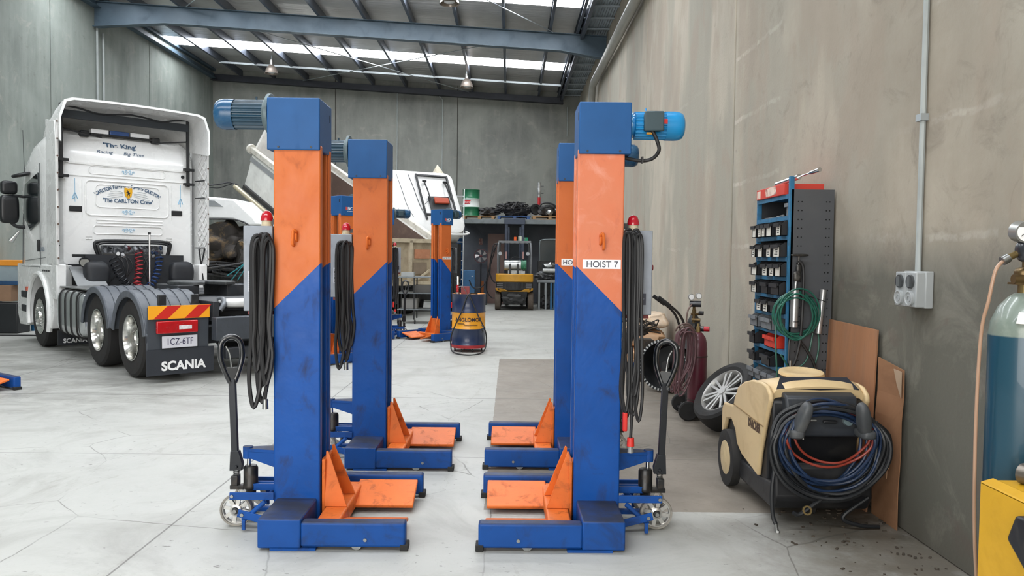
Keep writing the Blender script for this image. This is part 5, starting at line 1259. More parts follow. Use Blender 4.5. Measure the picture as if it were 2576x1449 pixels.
# litter on the floor
rnd=random.Random(77)
litter=MB()
for k in range(420):
    x=rnd.uniform(1.2,2.33); y=rnd.uniform(3.4,5.0)
    if x<2.33-.9*rnd.random()**1.5: continue
    s=rnd.uniform(.004,.014); M=Matrix.Translation((x,y,.001))@Matrix.Rotation(rnd.uniform(0,6),4,'Z'); litter.box(-s,s,-s*.5,s*.5,0,s*.6,M)
o=litter.build('grit',mat('grit','#4a4238',.9,vary=.4)); tag(o,'scattered dark grit along the foot of the right wall','grit',kind='stuff')
o=MB().box(-.03,.03,-.02,.02,0,.02).build('paper_scrap',WHT(),bevel=.003); place(o,(2.05,3.55,0),R(20)); tag(o,'small crumpled white scrap on the floor beside the yellow welder','scrap')
# ================================================================ oil drum on its dolly
def drum_mat(name,a,b_,z0,z1,lid):
    m,n,b=newmat(name); co=n.coord(); X=n.xyz(co)
    band=n.math('MULTIPLY',n.math('GREATER_THAN',X[2],z0),n.math('LESS_THAN',X[2],z1))
    r2=n.math('ADD',n.math('MULTIPLY',X[0],X[0]),n.math('MULTIPLY',X[1],X[1]))
    top=n.math('MULTIPLY',n.math('GREATER_THAN',X[2],.868),n.math('LESS_THAN',r2,.0800))
    out=n.mix(band,hx(a),hx(b_)); out=n.mix(top,out,hx(lid))
    out=n.mix(n.ramp(n.noise(co,9,8,.7),.6,.75,0,.5),out,hx('#3c3833'))
    n.link(out,b.inputs['Base Color']); b.inputs['Roughness'].default_value=.32; b.inputs['Coat Weight'].default_value=.25; return m
def drum(name,mt,label,cat='drum',loc=(0,0,0),group=None):
    t=thing(name,label,cat,loc,0,group); r=.286
    P=[(0,.01),(r-.01,.01),(r-.01,0),(r+.006,0),(r+.006,.012),(r,.02),(r,.27),(r+.008,.28),(r+.008,.29),(r,.30),(r,.555),(r+.008,.565),(r+.008,.575),(r,.585),(r,.86),(r+.006,.868),(r+.006,.88),(r-.01,.88),(r-.012,.870),(0,.870)]
    MB().lathe(P,48).build('drum_shell',mt,t,ang=50); return t
OD=drum('oil_drum',drum_mat('drum_navy','#1d2c4c','#e09a22',.29,.565,'#d79a52'),'dark blue oil drum with yellow band standing on a red dolly',loc=(-.70,13.3,.105))
def wrap(o,r,ang0=0):
    for v in o.data.vertices:
        a=v.co.x/r+ang0; rr=r+v.co.y*-1; v.co=Vector((rr*math.sin(a),-rr*math.cos(a),v.co.z))
tx=text('drum_text','ANGLOMOIL',.088,mat('ink_brown','#26202c',.6),basis((0,-.0005,.445),(1,0,0),(0,0,1)),OD,bold=.0022,sx=.98); wrap(tx,.288,.05)
for q in (((-.2,.385),(-.08,.385),(-.06,.362),(.16,.362)),((-.2,.375),(-.085,.375),(-.065,.350),(.16,.350))):
    m=MB()
    P=[]
    for (x0,z0),(x1,z1) in zip(q[:-1],q[1:]):
        for k in range(6): P.append((x0+(x1-x0)*k/6,z0+(z1-z0)*k/6))
    P.append(q[-1]); m.tube([(.289*math.sin(x/.288+.05),-.289*math.cos(x/.288+.05),z) for x,z in P],.0028,5,smooth=False); m.build('drum_line',mat('ink_brown','#26202c',.6),OD)
DL=thing('drum_dolly','red ring dolly on castors under the dark blue oil drum','dolly',(-.70,13.3,0))
MB().lathe([(.27,.068),(.305,.068),(.308,.072),(.308,.118),(.300,.118),(.298,.104),(0,.104),(0,.08),(.27,.08)],40).build('ring_tray',REDPT(),DL)
for a in (20,110,200,290,245):
    x,y=.24*math.cos(R(a)),.24*math.sin(R(a)); c=MB().cyl((x-.012,y,.032),(x+.012,y,.032),.032,seg=18).build('castor',RUB(),DL); MB().box(x-.018,x+.018,y-.018,y+.018,.045,.07).build('castor_fork',STL(),c)
PU=thing('oil_pump','red and silver air pump standing on the oil drum','pump',(-.70-.19,13.22,.978))
MB().cyl((0,0,0),(0,0,.16),.022,seg=14).build('pump_body',REDP(),PU); MB().cyl((0,0,.16),(0,0,.30),.026,seg=14).build('air_motor',CHR(),PU); MB().cyl((0,0,0),(0,0,.03),.04,seg=14).build('bung',STL(),PU)
MB().box(.06,.20,.02,.10,.0,.13).build('red_case',mat('case_red','#7a1f26',.4),PU); MB().tube([(.01,-.02,.12),(.08,-.04,.13),(.13,-.04,.07),(.16,-.04,.01)],.008,6).build('grey_hose',mat('pipe_grey','#6c7075',.4),PU)
for z in (.05,.1): MB().lathe([(.022,-.006),(.03,0),(.022,.006)],14,Matrix.Translation((0,0,z))).build('rib_ring',REDP(),PU)
m=MB(); m.tube([(-.55,13.2,.99),(-.66,13.1,.995),(-.72,12.99,.93),(-.80,12.985,.70),(-.89,12.98,.50),(-.97,13.02,.30),(-.985,13.05,.12),(-.93,12.85,.03),(-.72,12.62,.012),(-.52,12.72,.012),(-.41,12.95,.06),(-.385,13.05,.25),(-.42,12.99,.42),(-.52,12.985,.62),(-.62,12.985,.85),(-.68,13.0,.97)],.012,8)
tag(m.build('delivery_hose',CABL()),'black hose draped from the oil drum lid down to the floor and back','hose')
q=MB(); q.tube([(-.46,12.98,.47),(-.43,12.96,.43),(-.47,12.96,.40),(-.44,12.97,.37),(-.46,12.97,.35)],.010,6); tag(q.build('nozzle',BLK()),'small black nozzle hanging at the right side of the oil drum','nozzle')
# ================================================================ mezzanine
STG=mat('mezz_grey','#6f7678',.5,dirt='#474a4b',da=.5,ds=4)
m=MB(); m.box(-1.66,2.385,25.5,27.49,2.74,2.84); m.box(-1.68,2.385,25.44,25.5,2.70,2.85); o=struct(m.build('trim_mezzanine',STG,bevel=.006))
MSHADE=mat('mezz_shade','#5b5f66',.8,dirt='#46494f',da=.5,ds=1.5)  # shade under the mezzanine put into this dark colour
struct(MB().box(-1.66,2.385,27.15,27.2,0,2.735).build('wall_shade_sheet',MSHADE,smooth=False))  # added dark sheet before the grey back wall, standing for shade
def pallet(loc,label,mt):
    t=thing('pallet',label,'pallet',loc,0,'pallets on the mezzanine')
    for k in range(6): MB().box(-.55,.55,-.5+.19*k-.04,-.5+.19*k+.10-.04,.105,.125).build('top_board',mt,t)
    for x in (-.52,0,.45): MB().box(x-.03,x+.07,-.55,.5,.02,.105).build('stringer',mt,t)
    for y in (-.5,.42): MB().box(-.55,.55,y-.04,y+.06,0,.02).build('base_board',mt,t)
    return t
pallet((-1.05,26.3,2.851),'timber pallet under the green drum on the mezzanine',WOOD())
pallet((.12,26.2,2.851),'blue pallet under the heap of black hoses on the mezzanine',mat('pallet_blue','#2f4f7d',.7,dirt='#3c3d40',da=.6,ds=7))
pallet((1.28,26.1,2.851),'timber pallet under the black gearbox parts on the mezzanine',WOOD())
gd=drum('green_drum',drum_mat('drum_green','#15603f','#c9cfcb',.30,.58,'#15603f'),'green drum with a white band standing on the mezzanine',loc=(-1.33,26.2,2.978))
tx=MB(); tx.prism([(-.27,-.0,.40),(-.02,-.0,.40),(0.0,-.0,.52),(-.25,0,.52)],(0,-.001,0)); tx=tx.build('drum_badge',mat('badge_red','#b92a30',.4),gd); 
bmw=bmesh.new(); bmw.from_mesh(tx.data); bmesh.ops.subdivide_edges(bmw,edges=bmw.edges[:],cuts=4,use_grid_fill=True); bmw.to_mesh(tx.data); bmw.free(); wrap(tx,.291,.0)
tt=text('drum_text','Castrol',.075,WHT(),basis((-.13,-.003,.455),(1,0,0),(0,0,1)),gd,shear=.3,bold=.001); wrap(tt,.291)
def heap(name,loc,size,n,label,cat,seed,mt,blobs=3,r=(.010,.022)):
    rnd=random.Random(seed); m=MB()
    for k in range(blobs): m.blob((rnd.uniform(-.5,.5)*size[0],rnd.uniform(-.3,.3)*size[1],size[2]*.32),(size[0]*rnd.uniform(.35,.55),size[1]*.45,size[2]*.34),.22,2.5,3,seed+k)
    for k in range(n):
        x,y=rnd.uniform(-.8,.8)*size[0],rnd.uniform(-.7,.5)*size[1]; top=size[2]*(1-.75*abs(x/size[0])**1.6)
        P=[Vector((x+rnd.uniform(-.3,.3),y+rnd.uniform(-.25,.25),max(.03,top*rnd.uniform(.45,1.0)))) for _ in range(5)]
        m.tube(P,rnd.uniform(*r),6,k=4)
    o=m.build(name,mt); place(o,loc); return tag(o,label,cat,kind='stuff')
HP=mat('scrap_black','#2a2a2c',.5,dirt='#6b665f',da=.6,ds=14)
heap('hose_heap',(.08,26.15,2.98),(.62,.4,.50),70,'tangled heap of black hoses and belts on the blue mezzanine pallet','hoses',41,HP)
o=MB().blob((0,0,.14),(.36,.3,.15),.25,3,3,9).build('rubber_sheets',HP); place(o,(-.72,26.15,2.985)); tag(o,'crumpled black rubber sheets between green drum and hose heap','sheet')
GB=thing('gearbox','greasy black gearbox parts on the right mezzanine pallet','gearbox',(1.25,26.05,2.98))
MB().blob((.05,0,.20),(.40,.3,.2),.2,3,3,12).build('casing',HP,GB)
MB().lathe([(.10,-.07),(.17,-.07),(.19,0),(.17,.07),(.10,.07)],24,basis((-.42,-.05,.24),(1,.3,0),(0,0,1)),closed=True).lathe([(0,-.02),(.10,-.02),(.10,.02),(0,.02)],24,basis((-.42,-.05,.24),(1,.3,0),(0,0,1))).build('drum_wheel',BLK(),GB)
MB().cyl((.25,-.3,.2),(.5,-.35,.22),.07,.05,seg=16).blob((.05,-.3,.12),(.12,.08,.10),.2,3,2,4).build('output_flange',STL(),GB)
MB().tube([(-.3,-.3,.3),(-.2,-.33,.42),(0,-.33,.44),(.2,-.33,.36),(.3,-.33,.2)],.03,8).build('shift_pipe',BLK(),GB)
SHF=thing('wrapped_shaft','upright foil wrapped shaft with red base and two pegs on the mezzanine','shaft',(.96,26.3,3.36))
MB().cyl((0,0,-.0),(0,0,.28),.05,seg=14).build('red_base',REDP(),SHF); MB().cyl((0,0,.28),(0,0,.78),.055,.06,seg=14).blob((0,0,.5),(.07,.07,.2),.1,5,2,2).build('foil_wrap',mat('foil_wrap','#b5b6b6',.25,.7,bump=.6,bs=30),SHF)
for z in (.42,.66): MB().cyl((.04,0,z),(.15,0,z),.012,seg=8).build('peg',BLK(),SHF)
# ladder
LD=thing('ladder','tall aluminium ladder leaning against the mezzanine','ladder',(0,0,0))
al=mat('ladder_aluminium','#b6babb',.3,.7)
def lp(z,dx): return (-1.70+dx,24.85+.47*z/2.9,z)
for dx in (-.18,.18): MB().bar(lp(0.0,dx),lp(3.82,dx),.03,.06,up=(0,1,0)).build('stile',al,LD)
for k in range(12): MB().cyl(lp(.28+.30*k,-.18),lp(.28+.30*k,.18),.018,seg=8).build('rung',al,LD)
# blue drums, cabinet, fan, panels below the mezzanine
dm=drum_mat('drum_blue','#1c4f86','#2f6ea6',.35,.5,'#1c4f86')
drum('blue_drum',dm,'blue drum standing on another one behind the ladder',loc=(-1.86,25.95,1.34))
drum('blue_drum',dm,'lower blue drum behind the ladder, under the other blue one',loc=(-1.86,25.95,.45))
m=MB(); m.box(-2.3,-1.60,25.6,26.3,0,.44); tag(m.build('crate',mat('crate_dark','#2a2d31',.7),bevel=.01),'dark crate carrying the stacked blue drums behind the ladder','crate')
BC=thing('tool_cabinet','narrow blue steel cabinet standing under the mezzanine','cabinet',(-1.36,25.9,0))
MB().box(-.20,.20,-.2,.2,0,1.16).build('cabinet_body',mat('cabinet_blue','#3d6c96',.45,dirt='#394650',da=.5,ds=6),BC,bevel=.008); MB().box(-.17,.17,-.212,-.2,.08,1.1).build('door',mat('cabinet_blue','#3d6c96',.45),BC,bevel=.004); MB().box(.09,.13,-.215,-.205,.95,.98).build('door_badge',WHT(),BC)
FN=thing('pedestal_fan','round maroon and silver fan on a black stand under the mezzanine','fan',(-.98,26.2,0))
MB().cyl((0,0,0),(0,0,1.45),.02,seg=10).cyl((0,0,0),(0,0,.03),.22,seg=24).build('stand',BLK(),FN)
Fm=basis((0,-.06,1.64),(1,0,0),(0,0,1))
MB().lathe([(.215,-.05),(.235,-.05),(.235,.08),(.215,.08)],32,Fm,closed=True).build('fan_ring',mat('fan_maroon','#571b26',.4),FN)
m=MB()
for k in range(5):
    a=2*PI*k/5+.5; m.prism([Fm@Vector((r_*math.cos(a+b2),r_*math.sin(a+b2),.02+.03*b2)) for r_,b2 in ((.04,0),(.13,-.25),(.205,-.1),(.205,.5),(.13,.35))],(0,.006,0))
bl=m.build('fan_blades',mat('fan_blade','#b9b4b4',.3,.4),FN); bl['kind']='stuff'
MB().lathe([(0,.05),(.05,.045),(.05,0),(0,0)],20,Fm).build('fan_hub',mat('fan_maroon','#571b26',.4),FN)
m=MB(); m.box(-.78,-.20,26.98,27.02,0,2.42); tag(m.build('wall_board',mat('board_mauve','#8b736c',.7,dirt='#6e5b55',da=.4,ds=2)),'tall mauve-brown board standing behind the forklift under the mezzanine','board')
m=MB(); m.box(-1.32,-.80,26.9,26.95,0,1.36); tag(m.build('steel_sheet',mat('sheet_grey','#575c66',.5,.3,dirt='#494b50',da=.5,ds=3)),'grey steel sheet leaning behind the fan','sheet')
m=MB(); m.box(-1.02,-.90,26.80,26.84,0,.78); tag(m.build('orange_plank',mat('plank_orange','#a8602c',.6)),'narrow orange plank below the fan','plank')
m=MB(); m.box(-1.09,-.97,27.135,27.148,2.03,2.25); po=m.build('safety_poster',mat('poster_pink','#9a7f78',.6,dirt='#6a3f3c',da=.8,ds=14,th=(.45,.55))); tag(po,'small faded safety poster on the dark wall above the fan','poster')
EX=thing('exit_sign','small green and white running man exit sign under the mezzanine','sign',(.50,26.6,2.20))
MB().box(-.11,.11,-.02,.02,-.09,.09).build('sign_box',mat('sign_green','#1f8f68',.4,emit='#1f8f68',es=.5),EX); MB().blob((.01,-.022,.05),(.02,.004,.02),0,1,2).bar((.0,-.023,.04),(-.02,-.023,-.02),.03,.004).bar((-.02,-.023,-.02),(.03,-.023,-.06),.015,.004).bar((-.02,-.023,-.02),(-.06,-.023,-.05),.015,.004).bar((0,-.023,.03),(.05,-.023,.01),.012,.004).build('running_figure',WHT(),EX); MB().cyl((0,0,.09),(0,0,.53),.006,seg=6).build('sign_hanger',BLK(),EX)
m=MB(); Y=24.9; f=lambda a,b2: ((a-1282)/78.3,Y,1.62+(646-b2)/78.3)
m.tube([f(1252,612),f(1240,618),f(1234,650),f(1230,690),f(1212,722),f(1190,724),f(1180,705)],.02,7); m.tube([f(1250,613),f(1236,640),f(1231,680),f(1238,704),f(1247,712)],.02,7); m.tube([f(1246,620),f(1235,660),f(1224,700),f(1224,730),f(1236,748),f(1246,750)],.018,7)
tag(m.build('hanging_hose',CABL()),'long black hoses looping down beside the forklift','hose')
# ================================================================ forklift, seen from behind
FY=mat('forklift_yellow','#c8922a',.4,dirt='#8a6a2a',da=.5,ds=5,vary=.05); FK=mat('forklift_black','#1c1d1e',.5,dirt='#4a4844',da=.6,ds=10)
K=thing('forklift','yellow and black gas forklift seen from behind under the mezzanine edge','forklift',(.14,23.5,0))
P=[(-.57,.0),(-.50,-.06),(0,-.10),(.50,-.06),(.57,0),(.57,.5),(-.57,.5)]
MB().prism([(x,y,.86) for x,y in P],(0,0,.25)).build('counterweight_top',FY,K,bevel=.03,seg=3)
MB().prism([(x*.985,y+.02,.62) for x,y in P],(0,0,.25)).build('radiator_panel',FK,K)
m=MB()
for k in range(14): m.box(-.25+.038*k,-.24+.038*k,-.10,-.06,.66,.84)
m.build('grille_bar',mat('grille_bar','#3a3b3c',.4,.4),K)['kind']='stuff'
for s in (-1,1):
    for k in range(3): MB().box(s*.44-.09,s*.44+.09,-.055,-.035,.68+.055*k,.705+.055*k).build('louvre',mat('louvre_grey','#55565a',.4),K)
MB().prism([(-.57,-.02,.62),(-.57,-.02,.68),(-.35,-.08,.66),(-.2,-.09,.60),(.2,-.09,.60),(.35,-.08,.66),(.57,-.02,.68),(.57,-.02,.62),(.45,-.05,.56),(-.45,-.05,.56)],(0,.3,0)).build('lower_band',FY,K,bevel=.01)
MB().prism([(-.40,-.06,.57),(.40,-.06,.57),(.33,.02,.20),(-.33,.02,.20)],(0,.6,0)).blob((0,-.02,.38),(.34,.08,.16),.3,4,3,5).build('steer_axle',FK,K)
for s in (-1,1):
    MB().lathe([(.12,-.085),(.25,-.085),(.275,-.06),(.275,.06),(.25,.085),(.12,.085)],32,basis((s*.50,.22,.275),(0,1,0),(0,0,1)),closed=True).build('wheel',mat('solid_tyre','#554b42',.8,dirt='#2e2a27',da=.5,ds=8),K)
    MB().lathe([(.12,-.1),(.30,-.1),(.34,-.07),(.34,.07),(.30,.1),(.12,.1)],32,basis((s*.50,1.55,.34),(0,1,0),(0,0,1)),closed=True).build('wheel',RUB(),K)
m=MB(); m.box(-.55,.55,.5,1.75,.35,.9); m.box(-.3,.3,.65,.75,.9,1.5); m.box(-.28,.28,.65,1.15,.95,1.1); m.build('body_and_seat',FK,K,bevel=.02)
gm=mat('guard_grey','#74777a',.45,.3)
gd_=MB()
for s in (-1,1):
    gd_.tube([(s*.50,.12,1.10),(s*.51,.16,1.6),(s*.50,.25,1.98),(s*.46,.32,2.06)],.028,8); gd_.tube([(s*.50,1.65,.9),(s*.48,1.5,1.6),(s*.46,1.35,2.08)],.025,8); gd_.bar((s*.47,.28,2.08),(s*.47,1.4,2.08),.06,.05)
gd_.bar((-.5,.30,2.09),(.5,.30,2.09),.06,.055); gd_.bar((-.5,1.4,2.08),(.5,1.4,2.08),.06,.05)
for k in range(5): gd_.bar((-.32+.16*k,.3,2.09),(-.32+.16*k,1.4,2.09),.03,.02)
gd_.build('overhead_guard',gm,K)
tk=MB().cyl((-.30,.12,1.37),(.20,.12,1.37),.155,seg=28).cyl((-.33,.12,1.37),(-.30,.12,1.37),.12,.155,seg=28).build('gas_tank',mat('tank_silver','#b5b8b8',.3,.6,dirt='#8c8d8c',da=.4,ds=8),K,bevel=.008)
for x in (-.14,.10): MB().lathe([(.158,-.018),(.162,0),(.158,.018)],28,basis((x,.12,1.37),(0,1,0),(0,0,1))).build('tank_strap',STL(),tk); MB().box(x-.03,x+.03,-.06,-.03,1.10,1.4).build('strap_buckle',BLK(),tk)
MB().cyl((.20,.12,1.37),(.36,.12,1.37),.155,seg=28).build('tank_collar',mat('collar_green','#1d6f4c',.4,dirt='#c9cfc9',da=.8,ds=9,th=(.55,.6)),tk); MB().box(-.2,.25,-.0,.25,1.11,1.21).box(.2,.32,-.02,.1,1.11,1.2).build('tank_cradle',STL(),K)
MB().tube([(-.2,.1,1.5),(0,.0,1.62),(.25,.05,1.55),(.3,.1,1.45)],.012,6).build('gas_line',CABL(),K)
MB().cyl((.02,.40,2.12),(.02,.40,2.24),.05,.045,seg=16).build('beacon',mat('beacon_orange','#d4561f',.2,coat=.5),K)
for x in (.13,.19): MB().box(x-.02,x+.02,.4,.44,2.12,2.26).build('work_light',mat('light_pale','#cdd6c0',.3),K)
for s in (-1,1):
    mm=MB().cyl((s*.42-.02,.10,1.72),(s*.42-.02,.07,1.72),.055,seg=18).build('mirror',mat('mirror_white','#8f9498',.3,.3),K); MB().box(s*.26-.02,s*.26+.02,.2,.22,1.56,1.78).build('tail_lamp',mat('lamp_pink','#a87a74',.3),K)
MM=mat('mast_slate','#3c4452',.5,.3,dirt='#23262b',da=.5,ds=6)
m=MB()
for s in (-1,1): m.box(s*.27-.05,s*.27+.05,1.78,1.90,.1,2.86); m.box(s*.19-.03,s*.19+.03,1.80,1.88,.1,2.6)
m.box(-.34,.34,1.76,1.92,2.68,2.88); m.box(-.3,.3,1.8,1.88,.3,.45); m.build('mast',MM,K,bevel=.01)
m=MB(); m.box(-.45,.45,1.9,1.94,.15,.6); [m.box(s*.25-.06,s*.25+.06,1.92,3.0,.06,.10) for s in (-1,1)]; m.build('fork_carriage',FK,K)
# ================================================================ test bench right of the forklift
BN=thing('workbench','steel bench under the mezzanine right of the forklift','workbench',(1.12,24.3,0))
MB().box(-.28,.35,-.3,.3,.84,.92).build('bench_top',mat('bench_grey','#777c80',.5,.3),BN,bevel=.006)
for x in (-.20,.0): MB().bar((x*1.0,-.26,0),(x,-.26,.84),.05,.05).bar((x,.26,0),(x,.26,.84),.05,.05).build('leg',mat('leg_grey','#8a9094',.5),BN)
for x in (.17,.27): MB().bar((x,-.26,0),(x,-.26,.86),.045,.06).build('leg',mat('leg_blue','#205a80',.5),BN)
EN=thing('cylinder_head','heap of grey engine parts lying on the bench right of the forklift','engine part',(1.12,24.25,.921)); MB().blob((-.05,0,.12),(.30,.22,.14),.3,4,3,2).build('casting',mat('cast_grey','#55575a',.45,.5,dirt='#b2b4b4',da=.7,ds=16,th=(.55,.6)),EN); MB().cyl((-.1,-.15,.28),(.28,-.15,.28),.08,seg=16).blob((.1,0,.42),(.2,.15,.12),.3,5,2,3).build('rocker_cover',STL(),EN)
TV=thing('parts_washer','dark machine with a smoky rounded hood behind the bench','machine',(1.25,25.0,0)); MB().box(-.35,.45,-.2,.3,0,1.5).build('machine_body',FK,TV,bevel=.02); MB().tube([(-.30,-.22,1.5),(-.30,-.22,2.05),(-.2,-.22,2.18),(.4,-.22,2.2)],.02,6).build('hood_frame',mat('hood_silver','#7d878a',.3,.5),TV); MB().box(-.28,.45,-.2,-.18,1.5,2.16).build('hood_glass',mat('smoky_glass','#2c3436',.1,coat=.5),TV)
MB().blob((0,0,.22),(.22,.2,.22),.25,3,3,8).build('greasy_motor',HP); o=bpy.data.objects['greasy_motor']; place(o,(1.2,24.3,0)); tag(o,'black greasy motor on the floor under the bench','motor')
# ================================================================ tipper truck with raised body
t_=R(25.7); xd=Vector((-.74*math.cos(t_),.67*math.cos(t_),math.sin(t_))); yd=Vector((-.67,-.74,0)).normalized(); xd=(xd-yd*xd.dot(yd)).normalized()
Mt=basis((-3.78,19.0,1.08),xd,yd); 
TP=thing('tipper_body','raised white tipper tub with rusty inside and beige tailgate','tipper body',M=Mt)
TWH=mat('tipper_white','#efefea',.4,dirt='#a39b90',da=.3,ds=2.5); RST=mat('rusty_steel','#5b4a42',.7,dirt='#8f7a68',da=.6,ds=3)
Lb,Wd,Hb=5.85,2.2,1.0
MB().prism([(0,0,0),(Lb,0,0),(Lb-.0,0,Hb),(0,0,Hb)],(0,-.05,0)).build('side_panel',TWH,TP,bevel=.01)
MB().prism([(0,-Wd,0),(Lb,-Wd,0),(Lb,-Wd,Hb),(0,-Wd,Hb)],(0,.05,0)).build('side_panel',TWH,TP,bevel=.01)
MB().box(0,Lb,-Wd+.05,-Wd+.06,0.02,Hb-.05).box(0,Lb,-.06,-.05,.02,Hb-.05).box(0,Lb,-Wd+.05,-.05,.0,.04).build('inner_lining',RST,TP)
for y in (.02,-Wd-.02): MB().box(-.05,Lb+.05,y-.07,y+.07,Hb-.02,Hb+.14).build('top_rail',mat('rail_white','#d6d3c8',.45,dirt='#7e6b58',da=.7,ds=6),TP,bevel=.02)
MB().box(0,Lb,.0,.03,Hb-.26,Hb-.14).build('side_stripe',mat('stripe_grey','#9a9c9e',.5),TP)
MB().cyl((Lb+.05,.02,Hb+.06),(Lb+.12,.02,Hb+.06),.14,seg=24).build('rail_end_lamp',mat('lamp_ivory','#dedbd0',.3),TP)
hb=MB().prism([(Lb-.05,-Wd+.0,0),(Lb-.05,-Wd,Hb+.75),(Lb-.05,-Wd+.2,Hb+.95),(Lb-.05,-.45,Hb+.95),(Lb-.05,-.25,Hb+.85),(Lb-.05,-.05,Hb+.1),(Lb-.05,0,0)],(.08,0,0)).build('headboard',TWH,TP,bevel=.01)
MB().prism([(Lb,-Wd,Hb+.85),(Lb,-.3,Hb+.85),(Lb+.8,-.3,Hb+.75),(Lb+.8,-Wd,Hb+.75)],(0,0,.06)).build('cab_guard',TWH,TP,bevel=.01)
MB().cyl((Lb+.15,.20,-.14),(.3,.20,-.14),.07,seg=16).build('side_guard_tube',mat('tube_ivory','#c9bfa4',.35,.2,dirt='#8c7a60',da=.5,ds=4),TP)
m=MB(); m.box(.0,Lb-.1,-.5,-.3,-.32,-.0); m.box(.0,Lb-.1,-Wd+.3,-Wd+.5,-.32,0); [m.box(.5*k+.1,.5*k+.2,-Wd+.1,-.05,-.14,0) for k in range(10)]; m.box(0,Lb,-.02,.06,-.12,.0); m.build('sub_frame',mat('subframe','#3a3b3d',.6,dirt='#5d564c',da=.6,ds=5),TP)
# tailgate hangs plumb from the rear top edge
TGM=(basis(Mt@Vector((-.05,-Wd/2,Hb+.05)),yd*-1,Vector((0,0,1)),None))
tg=None; BG2=mat('tailgate_beige','#a3967f',.55,dirt='#6f6251',da=.6,ds=4); BG3=mat('tailgate_frame','#b7ab94',.5,dirt='#7c6d59',da=.6,ds=5)
MB().prism([(-1.1,-.0,0),(1.1,0,0),(.88,-1.08,0),(-.88,-1.08,0)],(0,0,-.04)).build('tailgate',BG2,tg); tg=bpy.data.objects['tailgate']
for a,b2 in (((-1.1,0),(1.1,0)),((-.9,-1.08),(.9,-1.08)),((-1.1,0),(-.88,-1.08)),((1.1,0),(.88,-1.08)),((.2,0),(.15,-1.08)),((-.5,0),(-.42,-1.08))): MB().bar((a[0],a[1],.03),(b2[0],b2[1],.03),.10,.08,up=(0,0,1)).build('frame_rib',BG3,tg)
MB().box(.35,.85,-.45,-.22,0.0,.03).build('orange_sign',mat('sign_orange','#b07a5c',.6,dirt='#a3663f',da=.6,ds=9),tg)
MB().box(.3,.75,-.85,-.55,0.0,.03).build('brown_patch',mat('patch_brown','#7d6f5f',.6),tg)
MB().bar((.35,-1.0,.08),(.8,-.75,.08),.05,.03,up=(0,0,1)).build('brace',BG3,tg)
# chassis carrying the tub
TC=thing('tipper_truck','white tipper truck with its rusty tub raised and beige tailgate hanging','truck',M=basis((-3.7,19.6,0),Vector((-.74,.67,0)),Vector((-.67,-.74,0))))
m=MB(); [m.box(-.2,7,-.70-s*.4-.05-.4,-.70-s*.4+.05-.4,.75,1.0) for s in (-1,1)]; m.box(0,.2,-1.6,-.6,.78,1.0); m.build('frame_rail',TD,TC)
for x in (.8,2.1,5.6):
    for y in (-.15,-2.0): MB().lathe([(.25,-.2),(.46,-.2),(.5,-.15),(.5,.15),(.46,.2),(.25,.2)],32,basis((x,y,.5),(1,0,0),(0,0,1)),closed=True).lathe([(0,.05),(.25,.1),(.25,-.1),(0,-.05)],24,basis((x,y,.5),(1,0,0),(0,0,1))).build('wheel',TYR,TC)
MB().cyl((4.6,-1.1,1.0),(4.0,-1.1,2.9),.09,seg=14).cyl((4.3,-1.1,1.9),(3.9,-1.1,3.1),.07,seg=14).build('lift_ram',STL(),TC)
def adopt(src,Ms,dst):
    Md=dst.matrix_basis.copy()
    for ch in list(src.children):
        ch.parent=dst; ch.matrix_parent_inverse=Matrix.Identity(4); ch.matrix_basis=Md.inverted()@Ms@ch.matrix_basis
    bpy.data.objects.remove(src)
adopt(TP,Mt,TC)
tg.parent=TC; tg.matrix_basis=TC.matrix_basis.inverted()@TGM
# ================================================================ white cab raised over a dark engine, behind the prime mover
WC=thing('truck_cab','white truck cab nose with grey window, behind the right side of the prime mover','truck cab',(-6.75,18.6,0),R(0))
MB().prism([(-.75,0,3.0),(.15,0,2.93),(.62,0,2.50),(.72,0,2.32),(.50,0,2.28),(.10,0,2.44),(-.75,0,2.46)],(0,1.4,0)).build('cab_shell',TW,WC,bevel=.05,seg=3)
MB().prism([(-.75,-.012,2.90),(-.32,-.012,2.88),(-.12,-.012,2.74),(-.75,-.012,2.76)],(0,.02,0)).build('side_window',mat('window_grey','#8c9092',.2,coat=.4),WC)
MB().tube([(-.75,-.01,2.44),(.1,-.01,2.44),(.5,-.01,2.30),(.62,-.01,2.0)],.02,6).build('door_rubber',BLK(),WC)
m=MB(); m.blob((-.2,.5,1.75),(.75,.6,.62),.22,2.2,4,3); m.blob((.35,.3,1.6),(.35,.4,.5),.25,3,3,6)
m.build('engine_bay',mat('engine_grime','#2c2723',.7,dirt='#8a7251',da=.8,ds=3.0,th=(.52,.66)),WC)
m=MB(); rnd=random.Random(3)
for k in range(14):
    P=[Vector((rnd.uniform(-.7,.75),rnd.uniform(-.25,.1),rnd.uniform(1.05,1.45))) for _ in range(4)]; m.tube(P,rnd.uniform(.012,.04),6)
m.box(-.8,.8,.1,1.3,.6,1.15); m.build('frame_clutter',HP,WC)
MB().tube([(.1,-.35,1.10),(.45,-.35,1.35),(.55,-.3,1.5),(.72,-.3,1.95),(.80,-.28,2.2)],.014,6).tube([(.2,-.36,1.0),(.55,-.36,1.4),(.9,-.3,1.45)],.012,6).tube([(.35,-.36,1.0),(.62,-.36,1.42)],.012,6).build('teal_hose',mat('hose_teal','#2f7f86',.4),WC)
for y in (.1,1.2): MB().lathe([(.2,-.14),(.46,-.14),(.5,-.1),(.5,.1),(.46,.14),(.2,.14)],28,basis((-.3,y,.5),(1,0,0),(0,0,1)),closed=True).build('wheel',TYR,WC)
m=MB(); f=lambda a,b2,Y=18.3: ((a-1282)/(FPX/Y),Y,1.62+(638-b2)/(FPX/Y))
